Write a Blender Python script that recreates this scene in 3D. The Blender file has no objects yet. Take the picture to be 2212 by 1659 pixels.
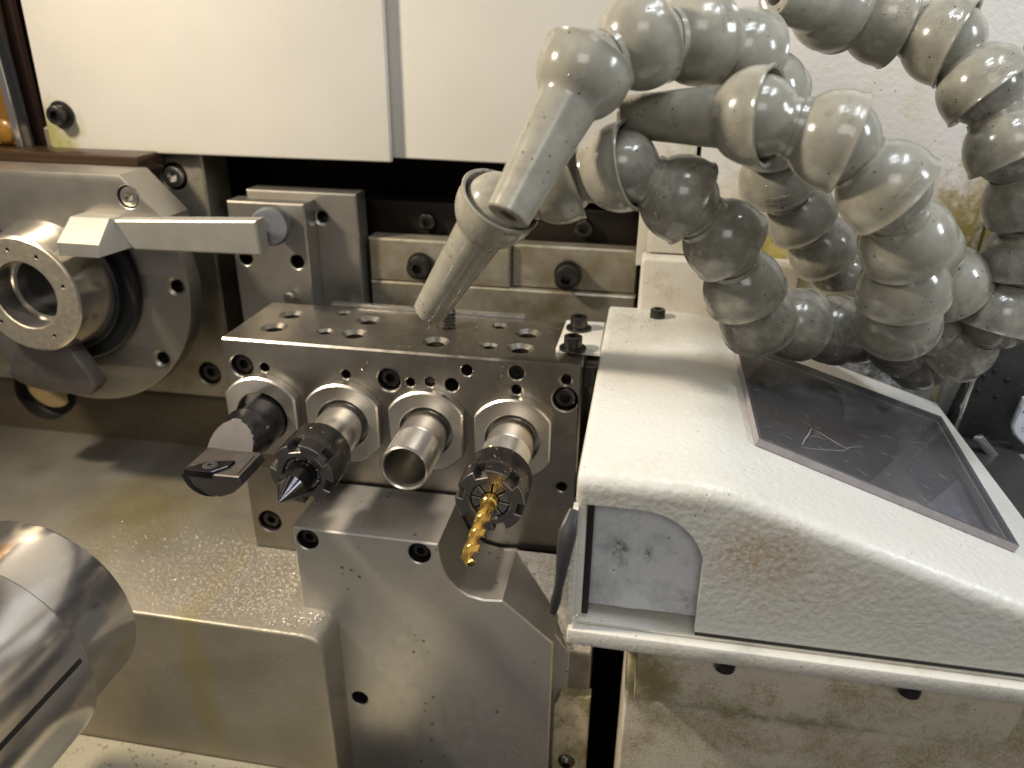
import bpy, bmesh, math, random
from mathutils import Vector, Matrix
from mathutils.geometry import tessellate_polygon
random.seed(7)
S = 0.001            # all sizes below are millimetres
sc = bpy.context.scene
C = sc.collection
PI = math.pi

# ------------------------------------------------------------------ camera
FPX, CX, CY = 1661.0, 1106.0, 829.5          # photograph measured on a 2212 px wide copy
pitch, yaw, roll = math.radians(24.54), math.radians(-9.694), math.radians(0.692)
cp, sp, cyw, syw = math.cos(pitch), math.sin(pitch), math.cos(yaw), math.sin(yaw)
FW = Vector((syw*cp, cyw*cp, -sp)); RT0 = Vector((cyw, -syw, 0)); UP0 = RT0.cross(FW)
RT = RT0*math.cos(roll) + UP0*math.sin(roll); UP = -RT0*math.sin(roll) + UP0*math.cos(roll)
CAM = Vector((50.876, -304.5, 166.535))
cam_d = bpy.data.cameras.new('camera'); cam = bpy.data.objects.new('camera', cam_d); C.objects.link(cam)
cam.matrix_world = Matrix((( RT.x, UP.x, -FW.x, CAM.x*S), (RT.y, UP.y, -FW.y, CAM.y*S), (RT.z, UP.z, -FW.z, CAM.z*S), (0,0,0,1)))
cam_d.sensor_width = 36; cam_d.lens = FPX/2212*36
cam_d.clip_start = 0.01; cam_d.clip_end = 20
cam_d.dof.use_dof = True; cam_d.dof.focus_distance = 0.296; cam_d.dof.aperture_fstop = 9.0
sc.camera = cam

# ------------------------------------------------------------------ world and lamps
w = bpy.data.worlds.new('World'); sc.world = w; w.use_nodes = True
w.node_tree.nodes['Background'].inputs[0].default_value = (1.0, 0.96, 0.91, 1)
w.node_tree.nodes['Background'].inputs[1].default_value = 0.12
def area(name, loc, target, sx, sy, power, col, rot=0):
    l = bpy.data.lights.new(name, 'AREA'); l.shape = 'RECTANGLE'; l.size = sx*S; l.size_y = sy*S
    l.energy = power; l.color = col
    o = bpy.data.objects.new(name, l); C.objects.link(o)
    loc = Vector(loc); d = (Vector(target)-loc).normalized()
    q = d.to_track_quat('-Z', 'Y').to_matrix().to_4x4()
    o.matrix_world = Matrix.Translation(loc*S) @ q @ Matrix.Rotation(rot, 4, 'Z')
    return o
wl = area('work_lamp', (-365, -130, 350), (0, 0, 10), 44, 44, 1.1, (1.0, 0.87, 0.69))
wl.data.spread = math.radians(100)
for k, (lx, ly) in enumerate(((110, -150), (110, -85), (235, -140), (235, -75))):
    area('led_strip', (lx, ly, 470), (60, 0, 40), 95, 14, .27, (0.88, 0.94, 1.0))
area('front_fill', (60, -1150, 820), (40, 0, 0), 520, 420, 3.6, (1.0, 0.95, 0.88))  # soft fill lamp added behind the camera to brighten front faces
area('led_panel', (520, -160, 330), (120, 0, 30), 70, 130, 1.1, (0.88, 0.94, 1.0))
sc.view_settings.view_transform = 'Standard'; sc.view_settings.look = 'None'
sc.view_settings.exposure = 0; sc.view_settings.gamma = 1
sc.cycles.max_bounces = 6; sc.cycles.caustics_reflective = False; sc.cycles.caustics_refractive = False

# ------------------------------------------------------------------ helpers
def ray(px, py): return RT*((px-CX)/FPX) + UP*(-(py-CY)/FPX) + FW
def P(px, py, ax, val):
    r = ray(px, py); t = (val-CAM[ax])/r[ax]; return CAM + r*t
def PY(y, *pts): return [(lambda v: (v.x, v.z))(P(a, b, 1, y)) for a, b in pts]     # (x, z) on a plane of constant y
def PZ(z, *pts): return [(lambda v: (v.x, v.y))(P(a, b, 2, z)) for a, b in pts]
def D(px, py, d): return CAM + ray(px, py)*d

def FRONT(y, x=0, z=0): return Matrix(((1,0,0,x),(0,0,-1,y),(0,1,0,z),(0,0,0,1)))   # (u,v,w) -> (x+u, y-w, z+v)
def TOP(z, x=0, y=0): return Matrix(((1,0,0,x),(0,1,0,y),(0,0,1,z),(0,0,0,1)))
def AX(o, d, up=(0,0,1)):                       # local z along d
    d = Vector(d).normalized(); x = Vector(up).cross(d)
    if x.length < 1e-4: x = Vector((1,0,0))
    x.normalize(); y = d.cross(x)
    return Matrix(((x.x,y.x,d.x,o[0]),(x.y,y.y,d.y,o[1]),(x.z,y.z,d.z,o[2]),(0,0,0,1)))

def inset(poly, c):
    n = len(poly); out = []
    for i in range(n):
        a, b, d = Vector(poly[i-1]), Vector(poly[i]), Vector(poly[(i+1) % n])
        e1 = (b-a).normalized(); e2 = (d-b).normalized()
        n1 = Vector((-e1.y, e1.x)); n2 = Vector((-e2.y, e2.x))
        k = n1+n2; k = k/max(k.length_squared, .3)*2*1.0
        out.append((b.x+k.x*c, b.y+k.y*c))
    return out
def ccw(p):
    a = sum(p[i-1][0]*p[i][1]-p[i][0]*p[i-1][1] for i in range(len(p)))
    return list(p) if a > 0 else list(reversed(p))
def ring(r, n=28, cx=0, cy=0, a0=0): return [(cx+r*math.cos(a0+2*PI*i/n), cy+r*math.sin(a0+2*PI*i/n)) for i in range(n)]
def rcorner(poly, rad, n=5):
    """round every corner of a polygon; rad is a number or list"""
    out = []; m = len(poly)
    for i in range(m):
        r = rad[i] if isinstance(rad, (list, tuple)) else rad
        a, b, d = Vector(poly[i-1]), Vector(poly[i]), Vector(poly[(i+1) % m])
        if r <= 0: out.append(tuple(b)); continue
        u = (a-b).normalized(); v = (d-b).normalized()
        ang = math.acos(max(-1, min(1, u.dot(v))))
        t = min(r/math.tan(ang/2), (a-b).length*.49, (d-b).length*.49)
        p0 = b+u*t; p1 = b+v*t
        for k in range(n+1):
            s = k/n; q = p0*(1-s)**2+b*2*s*(1-s)+p1*s*s
            out.append(tuple(q))
    return out

def add(bm, co): return bm.verts.new(co)
def strip(bm, A, B):
    n = len(A)
    for i in range(n): bm.faces.new((A[i-1], A[i], B[i], B[i-1]))
def slab(bm, outer, t, M, holes=(), c=0.0, steps=1, back=True):
    """prism of polygon outer, front face at w=0 (chamfered / rounded edge c), holes (u,v,r,depth,countersink)"""
    outer = ccw(outer); loops = []
    T = lambda p, w: M @ Vector((p[0], p[1], w))
    if c > 0:
        for k in range(steps+1):
            a = k/steps*PI/2
            if steps == 1: ins, dep = (c, 0) if k == 0 else (0, c)
            else: ins, dep = c*(1-math.sin(a)), c*(1-math.cos(a))
            q = inset(outer, ins) if ins > 1e-6 else outer
            loops.append((q, [add(bm, T(p, -dep)) for p in q]))
    else: loops.append((outer, [add(bm, T(p, 0)) for p in outer]))
    bl = [add(bm, T(p, -t)) for p in outer]
    for (q0, v0), (q1, v1) in zip(loops, loops[1:]): strip(bm, v0, v1)
    strip(bm, loops[-1][1], bl)
    polys = [[Vector((p[0], p[1], 0)) for p in loops[0][0]]]; verts = list(loops[0][1])
    for (u, v, r, dep, cs) in holes:
        r1 = r+cs; pr = ring(r1, 28, u, v); hv = [add(bm, T(p, 0)) for p in pr]
        polys.append([Vector((p[0], p[1], 0)) for p in pr]); verts += hv
        cur = hv
        if cs > 0:
            nv = [add(bm, T(p, -cs*.75)) for p in ring(r, 28, u, v)]; strip(bm, cur, nv); cur = nv
        nv = [add(bm, T(p, -dep)) for p in ring(r, 28, u, v)]; n0 = len(bm.faces); strip(bm, cur, nv); bm.faces.new(nv)
        bm.faces.ensure_lookup_table()
        for k in range(n0, len(bm.faces)): bm.faces[k].material_index = 1
    for tri in tessellate_polygon(polys):
        try: bm.faces.new([verts[i] for i in tri])
        except ValueError: pass
    if back: bm.faces.new(bl)
def lathe(bm, prof, M, n=48, cap0=False, cap1=False):
    """prof: list of (r, w) along local z"""
    prev = None; first = None
    for r, wz in prof:
        cur = [add(bm, M @ Vector((r*math.cos(2*PI*i/n), r*math.sin(2*PI*i/n), wz))) for i in range(n)]
        if prev: strip(bm, prev, cur)
        else: first = cur
        prev = cur
    if cap0: bm.faces.new(first)
    if cap1: bm.faces.new(prev)
def box(bm, lo, hi, c=0.0):
    lo, hi = Vector(lo), Vector(hi)
    M = Matrix.Translation((lo+hi)/2) @ Matrix.Diagonal((*(hi-lo), 1))
    r = bmesh.ops.create_cube(bm, size=1, matrix=M)
    if c > 0:
        es = {e for v in r['verts'] for e in v.link_edges}
        bmesh.ops.bevel(bm, geom=list(es), offset=c, segments=2 if c < 2 else 4, profile=.5, affect='EDGES')
def B(): return bmesh.new()
def mesh(name, bm, mat, origin=(0,0,0), sharp=32):
    bmesh.ops.recalc_face_normals(bm, faces=bm.faces)
    o = Vector(origin)
    for v in bm.verts: v.co = (v.co-o)*S
    me = bpy.data.meshes.new(name); bm.to_mesh(me); bm.free()
    for p in me.polygons: p.use_smooth = True
    me.set_sharp_from_angle(angle=math.radians(sharp))
    me.materials.append(mat)
    if any(p.material_index for p in me.polygons): me.materials.append(M_hole)
    return me
def link(name, data, parent=None, M=None):
    o = bpy.data.objects.new(name, data); C.objects.link(o)
    if parent is not None: o.parent = parent
    if M is not None: o.matrix_local = M
    return o
def part(name, bm, mat, parent, sharp=32):
    """mesh in world mm under a thing whose Empty is unrotated"""
    org = parent.get('_o', (0,0,0)); return link(name, mesh(name, bm, mat, org, sharp), parent)
def sub(name, bm, mat, parent, sharp=32):      # child of a part made by part(): same origin as the part's thing
    org = parent.parent.get('_o', (0,0,0)); return link(name, mesh(name, bm, mat, org, sharp), parent)
def tag(o, label=None, cat=None, group=None, kind=None):
    if label: o['label'] = label
    if cat: o['category'] = cat
    if group: o['group'] = group
    if kind: o['kind'] = kind
    return o
def thing(name, label, cat, loc, group=None):
    o = bpy.data.objects.new(name, None); C.objects.link(o); o.location = Vector(loc)*S
    o.empty_display_size = .01; o['_o'] = tuple(loc); return tag(o, label, cat, group)
def solo(name, bm, mat, label, cat, group=None, kind=None, sharp=32, origin=None):
    if origin is None:
        bm.verts.ensure_lookup_table(); org = Vector([ (min(v.co[i] for v in bm.verts)+max(v.co[i] for v in bm.verts))/2 for i in range(3)])
        org.z = min(v.co.z for v in bm.verts)
    else: org = Vector(origin)
    o = link(name, mesh(name, bm, mat, org, sharp)); o.location = org*S; return tag(o, label, cat, group, kind)
def struct(name, bm, mat, sharp=32):
    o = link(name, mesh(name, bm, mat, (0,0,0), sharp)); o['kind'] = 'structure'; return o
def place(name, me, parent, M):                # M: world mm matrix with unit scale; parent an Empty thing
    org = Vector(parent.get('_o', (0,0,0)))
    L = M.copy(); L.translation = (M.translation-org)*S
    return link(name, me, parent, L)

# ------------------------------------------------------------------ materials
class N:
    def __init__(s, name):
        s.m = bpy.data.materials.new(name); s.m.use_nodes = True; s.t = s.m.node_tree; s.n = s.t.nodes; s.l = s.t.links
        s.b = s.n['Principled BSDF']; s.tc = s.n.new('ShaderNodeTexCoord')
        s.geo = s.n.new('ShaderNodeNewGeometry')
    def pos(s, scale=(1,1,1), rot=(0,0,0), world=True):
        mp = s.n.new('ShaderNodeMapping'); mp.inputs['Scale'].default_value = [k*1000 for k in scale]; mp.inputs['Rotation'].default_value = rot
        s.l.new(s.geo.outputs['Position'] if world else s.tc.outputs['Object'], mp.inputs['Vector']); return mp.outputs[0]
    def noise(s, size, detail=4, rough=.55, vec=None, stretch=(1,1,1), rot=(0,0,0), world=True):
        """size in mm"""
        v = vec or s.pos([k/size for k in stretch], rot, world)
        t = s.n.new('ShaderNodeTexNoise'); t.inputs['Scale'].default_value = 1; t.inputs['Detail'].default_value = detail
        t.inputs['Roughness'].default_value = rough; s.l.new(v, t.inputs['Vector']); return t.outputs['Fac']
    def voro(s, size, world=True, feat='F1', stretch=(1,1,1)):
        t = s.n.new('ShaderNodeTexVoronoi'); t.feature = feat; t.inputs['Scale'].default_value = 1
        s.l.new(s.pos([k/size for k in stretch], world=world), t.inputs['Vector']); return t.outputs['Distance']
    def ramp(s, fac, a, b, ca=0., cb=1.):
        r = s.n.new('ShaderNodeMapRange'); r.inputs[1].default_value = a; r.inputs[2].default_value = b
        r.inputs[3].default_value = ca; r.inputs[4].default_value = cb; s.l.new(fac, r.inputs[0]); return r.outputs[0]
    def mix(s, fac, a, b):
        m = s.n.new('ShaderNodeMix'); m.data_type = 'RGBA'
        for k, v in ((6, a), (7, b)):
            if isinstance(v, (tuple, list)): m.inputs[k].default_value = (*v[:3], 1)
            else: s.l.new(v, m.inputs[k])
        if isinstance(fac, (int, float)): m.inputs[0].default_value = fac
        else: s.l.new(fac, m.inputs[0])
        return m.outputs[2]
    def math(s, op, a, b=None):
        m = s.n.new('ShaderNodeMath'); m.operation = op
        for k, v in ((0, a), (1, b)):
            if v is None: continue
            if isinstance(v, (int, float)): m.inputs[k].default_value = v
            else: s.l.new(v, m.inputs[k])
        return m.outputs[0]
    def spot(s, centre, radius, stretch=(1,1,1), size=6, amount=.9, grain=0):
        """irregular stain patch round a point (mm)"""
        v = s.n.new('ShaderNodeVectorMath'); v.operation = 'SUBTRACT'; s.l.new(s.geo.outputs['Position'], v.inputs[0])
        v.inputs[1].default_value = Vector(centre)*S
        m = s.n.new('ShaderNodeVectorMath'); m.operation = 'MULTIPLY'; s.l.new(v.outputs[0], m.inputs[0]); m.inputs[1].default_value = [k/(radius*S) for k in stretch]
        ln = s.n.new('ShaderNodeVectorMath'); ln.operation = 'LENGTH'; s.l.new(m.outputs[0], ln.inputs[0])
        d = s.math('ADD', ln.outputs['Value'], s.math('MULTIPLY', s.math('SUBTRACT', s.noise(size, 6, .7), .5), 1.6))
        f = s.ramp(d, 1.0, .25, 0, amount)
        return s.math('MULTIPLY', f, s.ramp(s.noise(grain, 5, .7), .42, .58)) if grain else f
    def bump(s, h, strength, dist, prev=None):
        b = s.n.new('ShaderNodeBump'); b.inputs['Strength'].default_value = strength; b.inputs['Distance'].default_value = dist*S
        s.l.new(h, b.inputs['Height'])
        if prev is not None: s.l.new(prev, b.inputs['Normal'])
        return b.outputs[0]
    def set(s, **k):
        for a, v in k.items():
            i = s.b.inputs[a.replace('_', ' ')]
            if isinstance(v, (int, float)): i.default_value = v
            elif isinstance(v, (tuple, list)): i.default_value = (*v[:3], 1) if len(v) == 3 and i.type == 'RGBA' else v
            else: s.l.new(v, i)
        return s.m

def steel(name, col=(.42,.39,.34), dark=(.20,.17,.12), rough=.36, grain=(1,1,1), gsize=.35, gstr=.15, stain=.6, ssize=30, world=True, droplets=0, metal=.92, aniso=0, rvar=.09, specks=0):
    n = N(name)
    a = n.noise(ssize, 5, .6, world=world); b = n.noise(ssize/7, 4, .6, world=world)
    f = n.math('MULTIPLY', n.ramp(a, .42, .66), stain)
    c = n.mix(f, col, dark)
    c = n.mix(n.ramp(b, .60, .78, 0, stain*.7 if rvar > .03 else 0), c, tuple(k*.6 for k in dark))
    if specks:
        k = n.math('MULTIPLY', n.ramp(n.voro(specks, world=world), .16, .05), n.ramp(n.noise(specks*3, 3, world=world), .48, .54)); c = n.mix(k, c, (.17,.13,.07))
    g = n.noise(gsize, 3, .6, stretch=grain, world=world)
    r = n.math('ADD', n.ramp(b, .3, .7, rough-rvar, rough+rvar), n.ramp(g, .3, .7, -rvar*.5, rvar*.5))
    nm = n.bump(g, gstr, .06)
    if droplets:
        v = n.voro(droplets, world=world); nm = n.bump(n.ramp(v, .28, .10), .4, .2, nm)
        k = n.ramp(v, .30, .26); r = n.mix(k, r, (.12,.12,.12))
    if aniso:
        tg = n.n.new('ShaderNodeTangent'); tg.direction_type = 'RADIAL'; tg.axis = 'Y'
        n.l.new(tg.outputs[0], n.b.inputs['Tangent']); n.b.inputs['Anisotropic'].default_value = aniso
    return n.set(Base_Color=c, Metallic=metal, Roughness=r, Normal=nm)

def paint(name, col=(.70,.68,.62), peel=1.7, pstr=.5, rough=.33, stain=(.30,.24,.09), amt=.3, ssize=25, specks=True, spots=(), thresh=(.52,.72), world=True, pdist=.35, fine_=.0):
    n = N(name)
    a = n.noise(ssize, 6, .68, world=world)
    if fine_: a = n.math('ADD', a, n.math('MULTIPLY', n.math('SUBTRACT', n.noise(.9, 4, .75, world=world), .5), fine_))
    c = n.mix(n.ramp(n.noise(60, 3, world=world), .35, .65, 0, .35), col, tuple(k*.86 for k in col))
    c = n.mix(n.ramp(a, thresh[0], thresh[1], 0, amt), c, stain)
    for (ctr, rad, st, sz, colr, am) in spots: c = n.mix(n.spot(ctr, rad, st, sz, am, 1.1 if sz <= 1.5 else (0 if sz > 5 else 3)), c, colr)
    if specks:
        v = n.voro(4.2, world=world); k = n.math('MULTIPLY', n.ramp(v, .085, .05), n.ramp(n.noise(14, 2, world=world), .5, .56))
        c = n.mix(k, c, (.05,.04,.03))
    h = n.noise(peel, 2, .5, world=world); fine = n.noise(peel*.35, 2, .5, world=world)
    nm = n.bump(n.math('ADD', h, n.math('MULTIPLY', fine, .25)), pstr, pdist)
    return n.set(Base_Color=c, Roughness=n.ramp(a, .4, .7, rough, rough+.2), Normal=nm)

M_block = steel('ground_steel', (.315,.292,.255), (.185,.162,.13), .34, (1,.08,1), .5, .15, .55, 26, rvar=.06, specks=2.6)
M_bracket = steel('milled_bracket_steel', (.60,.575,.54), (.50,.465,.41), .40, (1,1,.04), .9, .6, .3, 26, metal=.75, rvar=.06, specks=7)
M_ring = steel('turned_collar_steel', (.62,.58,.52), (.46,.41,.34), .30, gstr=.02, stain=.3, ssize=14, aniso=.7, rvar=.02)
M_tube = steel('polished_sleeve_steel', (.74,.70,.64), (.58,.52,.44), .22, gstr=.02, stain=.15, ssize=10, aniso=.5, rvar=.02)
M_thread = steel('thread_steel', (.68,.64,.58), (.52,.47,.40), .24, gstr=.02, stain=.15, ssize=10, aniso=.4, rvar=.02)
M_nut = steel('blackened_nut_steel', (.085,.08,.08), (.06,.053,.048), .30, gstr=.03, stain=.35, ssize=9, rvar=.03)
M_nutface = steel('worn_nut_face_steel', (.22,.205,.195), (.15,.13,.12), .30, gstr=.04, stain=.4, ssize=6, rvar=.05)
M_collet = steel('collet_steel', (.34,.32,.30), (.18,.16,.14), .30, (1,1,1), .3, .06, .3, 5)
M_black = steel('black_oxide', (.07,.066,.062), (.035,.03,.026), .33, (1,1,1), .35, .12, .4, 5, world=False)
M_bar = steel('dark_tool_steel', (.065,.063,.068), (.045,.041,.04), .27, gstr=.03, stain=.35, ssize=8, rvar=.03)
M_barflat = steel('worn_bar_steel', (.085,.078,.075), (.055,.05,.046), .50, gstr=.08, stain=.5, ssize=6, metal=.5)
M_carbide = steel('dark_carbide', (.05,.047,.05), (.035,.03,.032), .2, gstr=.02, stain=.3, ssize=5, rvar=.02)
M_gold = steel('gold_coated_drill', (.76,.50,.13), (.52,.33,.08), .22, gstr=.06, stain=.35, ssize=4, rvar=.04)
M_back = steel('background_steel', (.37,.345,.30), (.28,.25,.20), .40, (1,1,1), .7, .1, .4, 60, metal=.85, rvar=.04)
M_plate = steel('stained_plate_steel', (.42,.38,.30), (.24,.20,.11), .42, (1,1,1), .7, .15, .75, 22, metal=.7)
M_arm = steel('pale_arm_steel', (.44,.425,.38), (.38,.36,.31), .46, (1,1,1), .7, .1, .3, 50, metal=.75, rvar=.03)
M_spindle = steel('spindle_steel', (.70,.66,.60), (.60,.55,.47), .18, gstr=.02, stain=.1, ssize=25, aniso=.6, rvar=.02)
M_sub = steel('sub_spindle_steel', (.60,.58,.57), (.50,.48,.45), .15, gstr=.03, stain=.12, ssize=25, aniso=.6, rvar=.02)
M_face = steel('bright_face_ring', (.78,.69,.52), (.68,.58,.42), .40, (1,1,1), .6, .1, .2, 20)
M_darkcast = steel('dark_recess', (.03,.024,.018), (.015,.012,.01), .6, stain=.6)
M_panel = paint('panel_paint', (.52,.49,.43), 1.3, .18, .36, (.30,.27,.10), .10, 40, specks=False,
    spots=(((-268,76,112), 24, (1,1,1), 8, (.30,.27,.08), .95), ((-200,76,100), 40, (1,1,3), 8, (.45,.41,.2), .35)))
M_cover = paint('cover_paint', (.69,.675,.62), 2.3, .9, .30, (.45,.38,.2), .15, 26,
    spots=(((92,-98,20), 17, (1.0,.6,1.0), 1.5, (.46,.28,.10), .8), ((112,-98,10), 30, (.9,.5,1.6), 5, (.50,.44,.28), .45), ((104,-98,20), 12, (1.3,1,.8), 1.0, (.42,.24,.09), .5), ((60,-98,36), 26, (.6,1,2.5), 5, (.50,.46,.30), .4),
           ((60,40,42), 34, (1,1,1), 9, (.47,.44,.38), .45)))
M_tray = paint('tray_paint', (.68,.66,.60), 1.6, .55, .32, (.36,.32,.15), .4, 12, fine_=.35)
M_liner = paint('liner_paint', (.74,.76,.79), 6, .35, .25, (.30,.33,.37), .75, 13, specks=True, spots=(((52,-90,9), 5, (1.3,1,.6), 2, (.12,.10,.08), .8), ((61,-90,9), 3, (1.6,1,.7), 1.5, (.08,.07,.06), .8), ((75,-90,-6), 4, (1,1,1), 2, (.2,.18,.15), .6)), thresh=(.48,.70))  # blue-grey clouding paints a smoky reflection; the small spots are smudges
M_wall = paint('wall_paint', (.60,.565,.52), 2.6, .8, .24, (.40,.34,.12), .35, 22, thresh=(.58,.72),
    spots=(((204,80,84), 40, (1.7,1,.7), 6, (.24,.17,.03), .95), ((198,80,62), 44, (1,1,1), 6, (.10,.08,.03), .95), ((112,80,66), 50, (1,1,1), 7, (.40,.31,.06), .9), ((60,80,66), 26, (1,1,2), 6, (.45,.38,.14), .8), ((176,80,90), 26, (1,1,1), 6, (.30,.22,.06), .6)), fine_=.35)
M_wallbox = paint('step_paint', (.62,.58,.50), 1.6, .35, .35, (.32,.27,.08), .6, 14, fine_=.35)
M_dirty_shaded = paint('dirty_shaded_casting_paint', (.66,.60,.48), .9, .35, .42, (.27,.215,.09), .8, 20, spots=(((110,-84,-57), 66, (1,.5,7.5), 6, (.15,.12,.035), .9), ((66,-84,-45), 22, (1.6,.5,.8), 6, (.20,.16,.04), .8)), thresh=(.42,.68), pdist=.25, fine_=.7)  # olive dirt; the long flat spot also paints shadow under the hanging plate
M_chipped = paint('chipped_cream_paint', (.72,.64,.46), 1.5, .5, .45, (.24,.17,.08), .85, 3.2, thresh=(.58,.64))
M_strip = paint('stained_bar_paint', (.55,.48,.34), 1.1, .4, .45, (.15,.12,.04), .8, 12, thresh=(.42,.62), fine_=.7)
def plastic():
    n = N('grey_hose_plastic')
    a = n.noise(9, 5, .62, world=False); b = n.noise(45, 2, world=True); st = n.noise(3.0, 5, .7, world=False, stretch=(1,1,.35))
    c = n.mix(n.ramp(a, .35, .68), (.36,.338,.272), (.235,.222,.175))
    c = n.mix(n.ramp(b, .35, .65, 0, .5), c, (.28,.27,.235))
    c = n.mix(n.ramp(st, .58, .80, 0, .5), c, (.10,.095,.08))
    at = n.n.new('ShaderNodeAttribute'); at.attribute_type = 'OBJECT'; at.attribute_name = 'grime'
    c = n.mix(n.math('MULTIPLY', n.ramp(n.noise(6, 6, .7, world=False), .35, .6), at.outputs['Fac']), c, (.12,.117,.105))
    v = n.voro(3.6, world=False); k = n.math('MULTIPLY', n.ramp(v, .13, .06), n.ramp(n.noise(17, 2, world=False), .40, .46))
    c = n.mix(k, c, (.035,.03,.02))
    fine = n.noise(1.4, 3, .6, world=False)
    nm = n.bump(a, .12, .5); nm = n.bump(fine, .10, .12, nm); nm = n.bump(k, .5, .4, nm)
    return n.set(Base_Color=c, Roughness=n.ramp(st, .3, .75, .09, .28), Normal=nm, Subsurface_Weight=.12, Subsurface_Radius=(1,.9,.7), Subsurface_Scale=.003, IOR=1.5)
M_hose = plastic()
def simple(name, col, rough=.5, metal=0, **k):
    n = N(name); a = n.noise(3, 3); c = n.mix(n.ramp(a, .3, .7, 0, .5), col, tuple(q*.6 for q in col))
    return n.set(Base_Color=c, Roughness=rough, Metallic=metal, Normal=n.bump(a, .15, .3), **k)
M_hole = simple('shaded_hole_wall', (.045,.040,.032), .3, .5)  # dark colour paints the shade inside drilled holes
M_darkstep = simple('dark_brown_step', (.17,.135,.085), .45, .3)  # plain dark brown for the step behind the floor
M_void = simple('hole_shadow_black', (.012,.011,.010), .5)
M_rubber = simple('black_rubber', (.045,.043,.042), .42)
M_bronze = simple('amber_wet_bronze', (.42,.20,.05), .22, .6)
M_bronze2 = simple('brown_oily_ledge', (.055,.03,.014), .3, .3)
M_darkrail = simple('dark_rail', (.035,.018,.012), .25, .3)
M_blackplate = paint('black_mottled_plate', (.016,.016,.016), 1.5, .3, .5, (.14,.15,.16), .5, 4, specks=False, thresh=(.6,.75))
M_speck = paint('speckled_white', (.60,.64,.70), 1.2, .3, .4, (.05,.05,.05), .9, 3, thresh=(.56,.62))
M_chip = steel('chips', (.5,.36,.16), (.3,.2,.08), .3)
M_chipdark = simple('dark_chips', (.05,.035,.02), .5, .5)
M_water = simple('moulded_lettering', (.46,.43,.35), .3)

# ------------------------------------------------------------------ shared screw meshes (unit: mm, head top at w=0, pointing +w)
def screw_head(r, h, hexr, mat, button=False, tag_='screw'):
    bm = B(); n = 36
    hexp = ring(hexr, 6, a0=.2)
    if button: prof = [(hexr*1.5, 0)]+[(r*math.sin(a), -h*(1-math.cos(a))) for a in [PI*.5*k/6 for k in range(3, 7)]]+[(r, -h-.1)]
    else: prof = [(r*.86, 0), (r*.96, -.25), (r, -.7), (r, -h)]
    prev = None
    for k, (rr, wz) in enumerate(prof):
        cur = [add(bm, Vector((rr*math.cos(2*PI*i/n), rr*math.sin(2*PI*i/n), wz))) for i in range(n)]
        if prev: strip(bm, prev, cur)
        else: first = cur
        prev = cur
    hv = [add(bm, Vector((*p, -.02 if button else 0))) for p in hexp]
    polys = [[v.co.copy() for v in first], [v.co.copy() for v in hv]]
    allv = first+hv
    for tri in tessellate_polygon(polys): bm.faces.new([allv[i] for i in tri])
    lo = [add(bm, Vector((*p, -h*.62))) for p in hexp]; strip(bm, hv, lo); bm.faces.new(lo)
    return mesh(tag_, bm, mat)
SC_M6 = screw_head(4.6, 6, 2.5, M_black, tag_='socket_screw')
SC_M5 = screw_head(4.1, 5.2, 2.1, M_black, tag_='socket_screw')
SC_M4 = screw_head(3.6, 4.2, 1.8, M_black, tag_='socket_screw')
SC_BTN = screw_head(4.2, 2.6, 1.5, M_black, True, 'button_screw')
SC_BLK = screw_head(6.0, 8, 3.0, M_black, tag_='socket_screw')
SC_BIG = screw_head(5.6, 7, 3.0, M_ring, tag_='socket_screw')
SC_MID2 = screw_head(4.9, 6, 2.4, M_ring, tag_='socket_screw')
SC_MID = screw_head(4.8, 5, 2.5, M_black, tag_='socket_screw')

# ================================================================== SETTING
bm = B(); box(bm, (-520, 150, -260), (420, 160, 420)); struct('rear_wall', bm, M_darkcast)
bm = B(); box(bm, (-520, -160, -262), (420, 150, -250)); struct('floor', bm, M_darkcast)
# ================================================================== painted rear panels (upper left)
YP = 75
def panel(pts, y, t, M, label, r=(3,3,3,3)):
    th = thing('sheet_guard', label, 'guard', (*[sum(k)/len(pts) for k in zip(*pts)][:1], y, min(p[1] for p in pts)), 'cream panels above the recess')
    bm = B(); slab(bm, rcorner(pts, list(r)), t, FRONT(y), c=1.0, steps=3); part('sheet', bm, M, th); return th
a = PY(YP, (50,0), (111,324), (846,352), (826,0))
xl0, xl1 = a[0][0], a[1][0]; xr = (a[2][0]+a[3][0])/2; zb = a[1][1]
pn = panel([(xl1, zb), (xr, a[2][1]), (xr, zb+160), (xl0, zb+160)], YP, 3, M_panel, 'large cream painted panel at upper left with a black socket screw', (4,1,1,1))
sx, sz = PY(YP, (135,247))[0]
bm = B(); lathe(bm, [(6.6,0),(6.9,.6),(6.9,1.3),(6.2,1.5)], AX((sx,YP-.0,sz),(0,-1,0)), cap1=True); part('washer', bm, M_black, pn)
place('socket_screw', SC_MID, pn, AX((sx,YP-6.5,sz),(0,-1,0)))
b = PY(YP+5, (852,340), (1081,354), (1420,372))
panel([(xr-3, b[0][1]-.5), (b[2][0]+4, b[1][1]-1), (b[2][0]+4, zb+165), (xr-3, zb+165)], YP+5, 3, M_panel, 'second cream panel behind the first, right of the vertical seam', (1,1,1,1))
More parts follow.
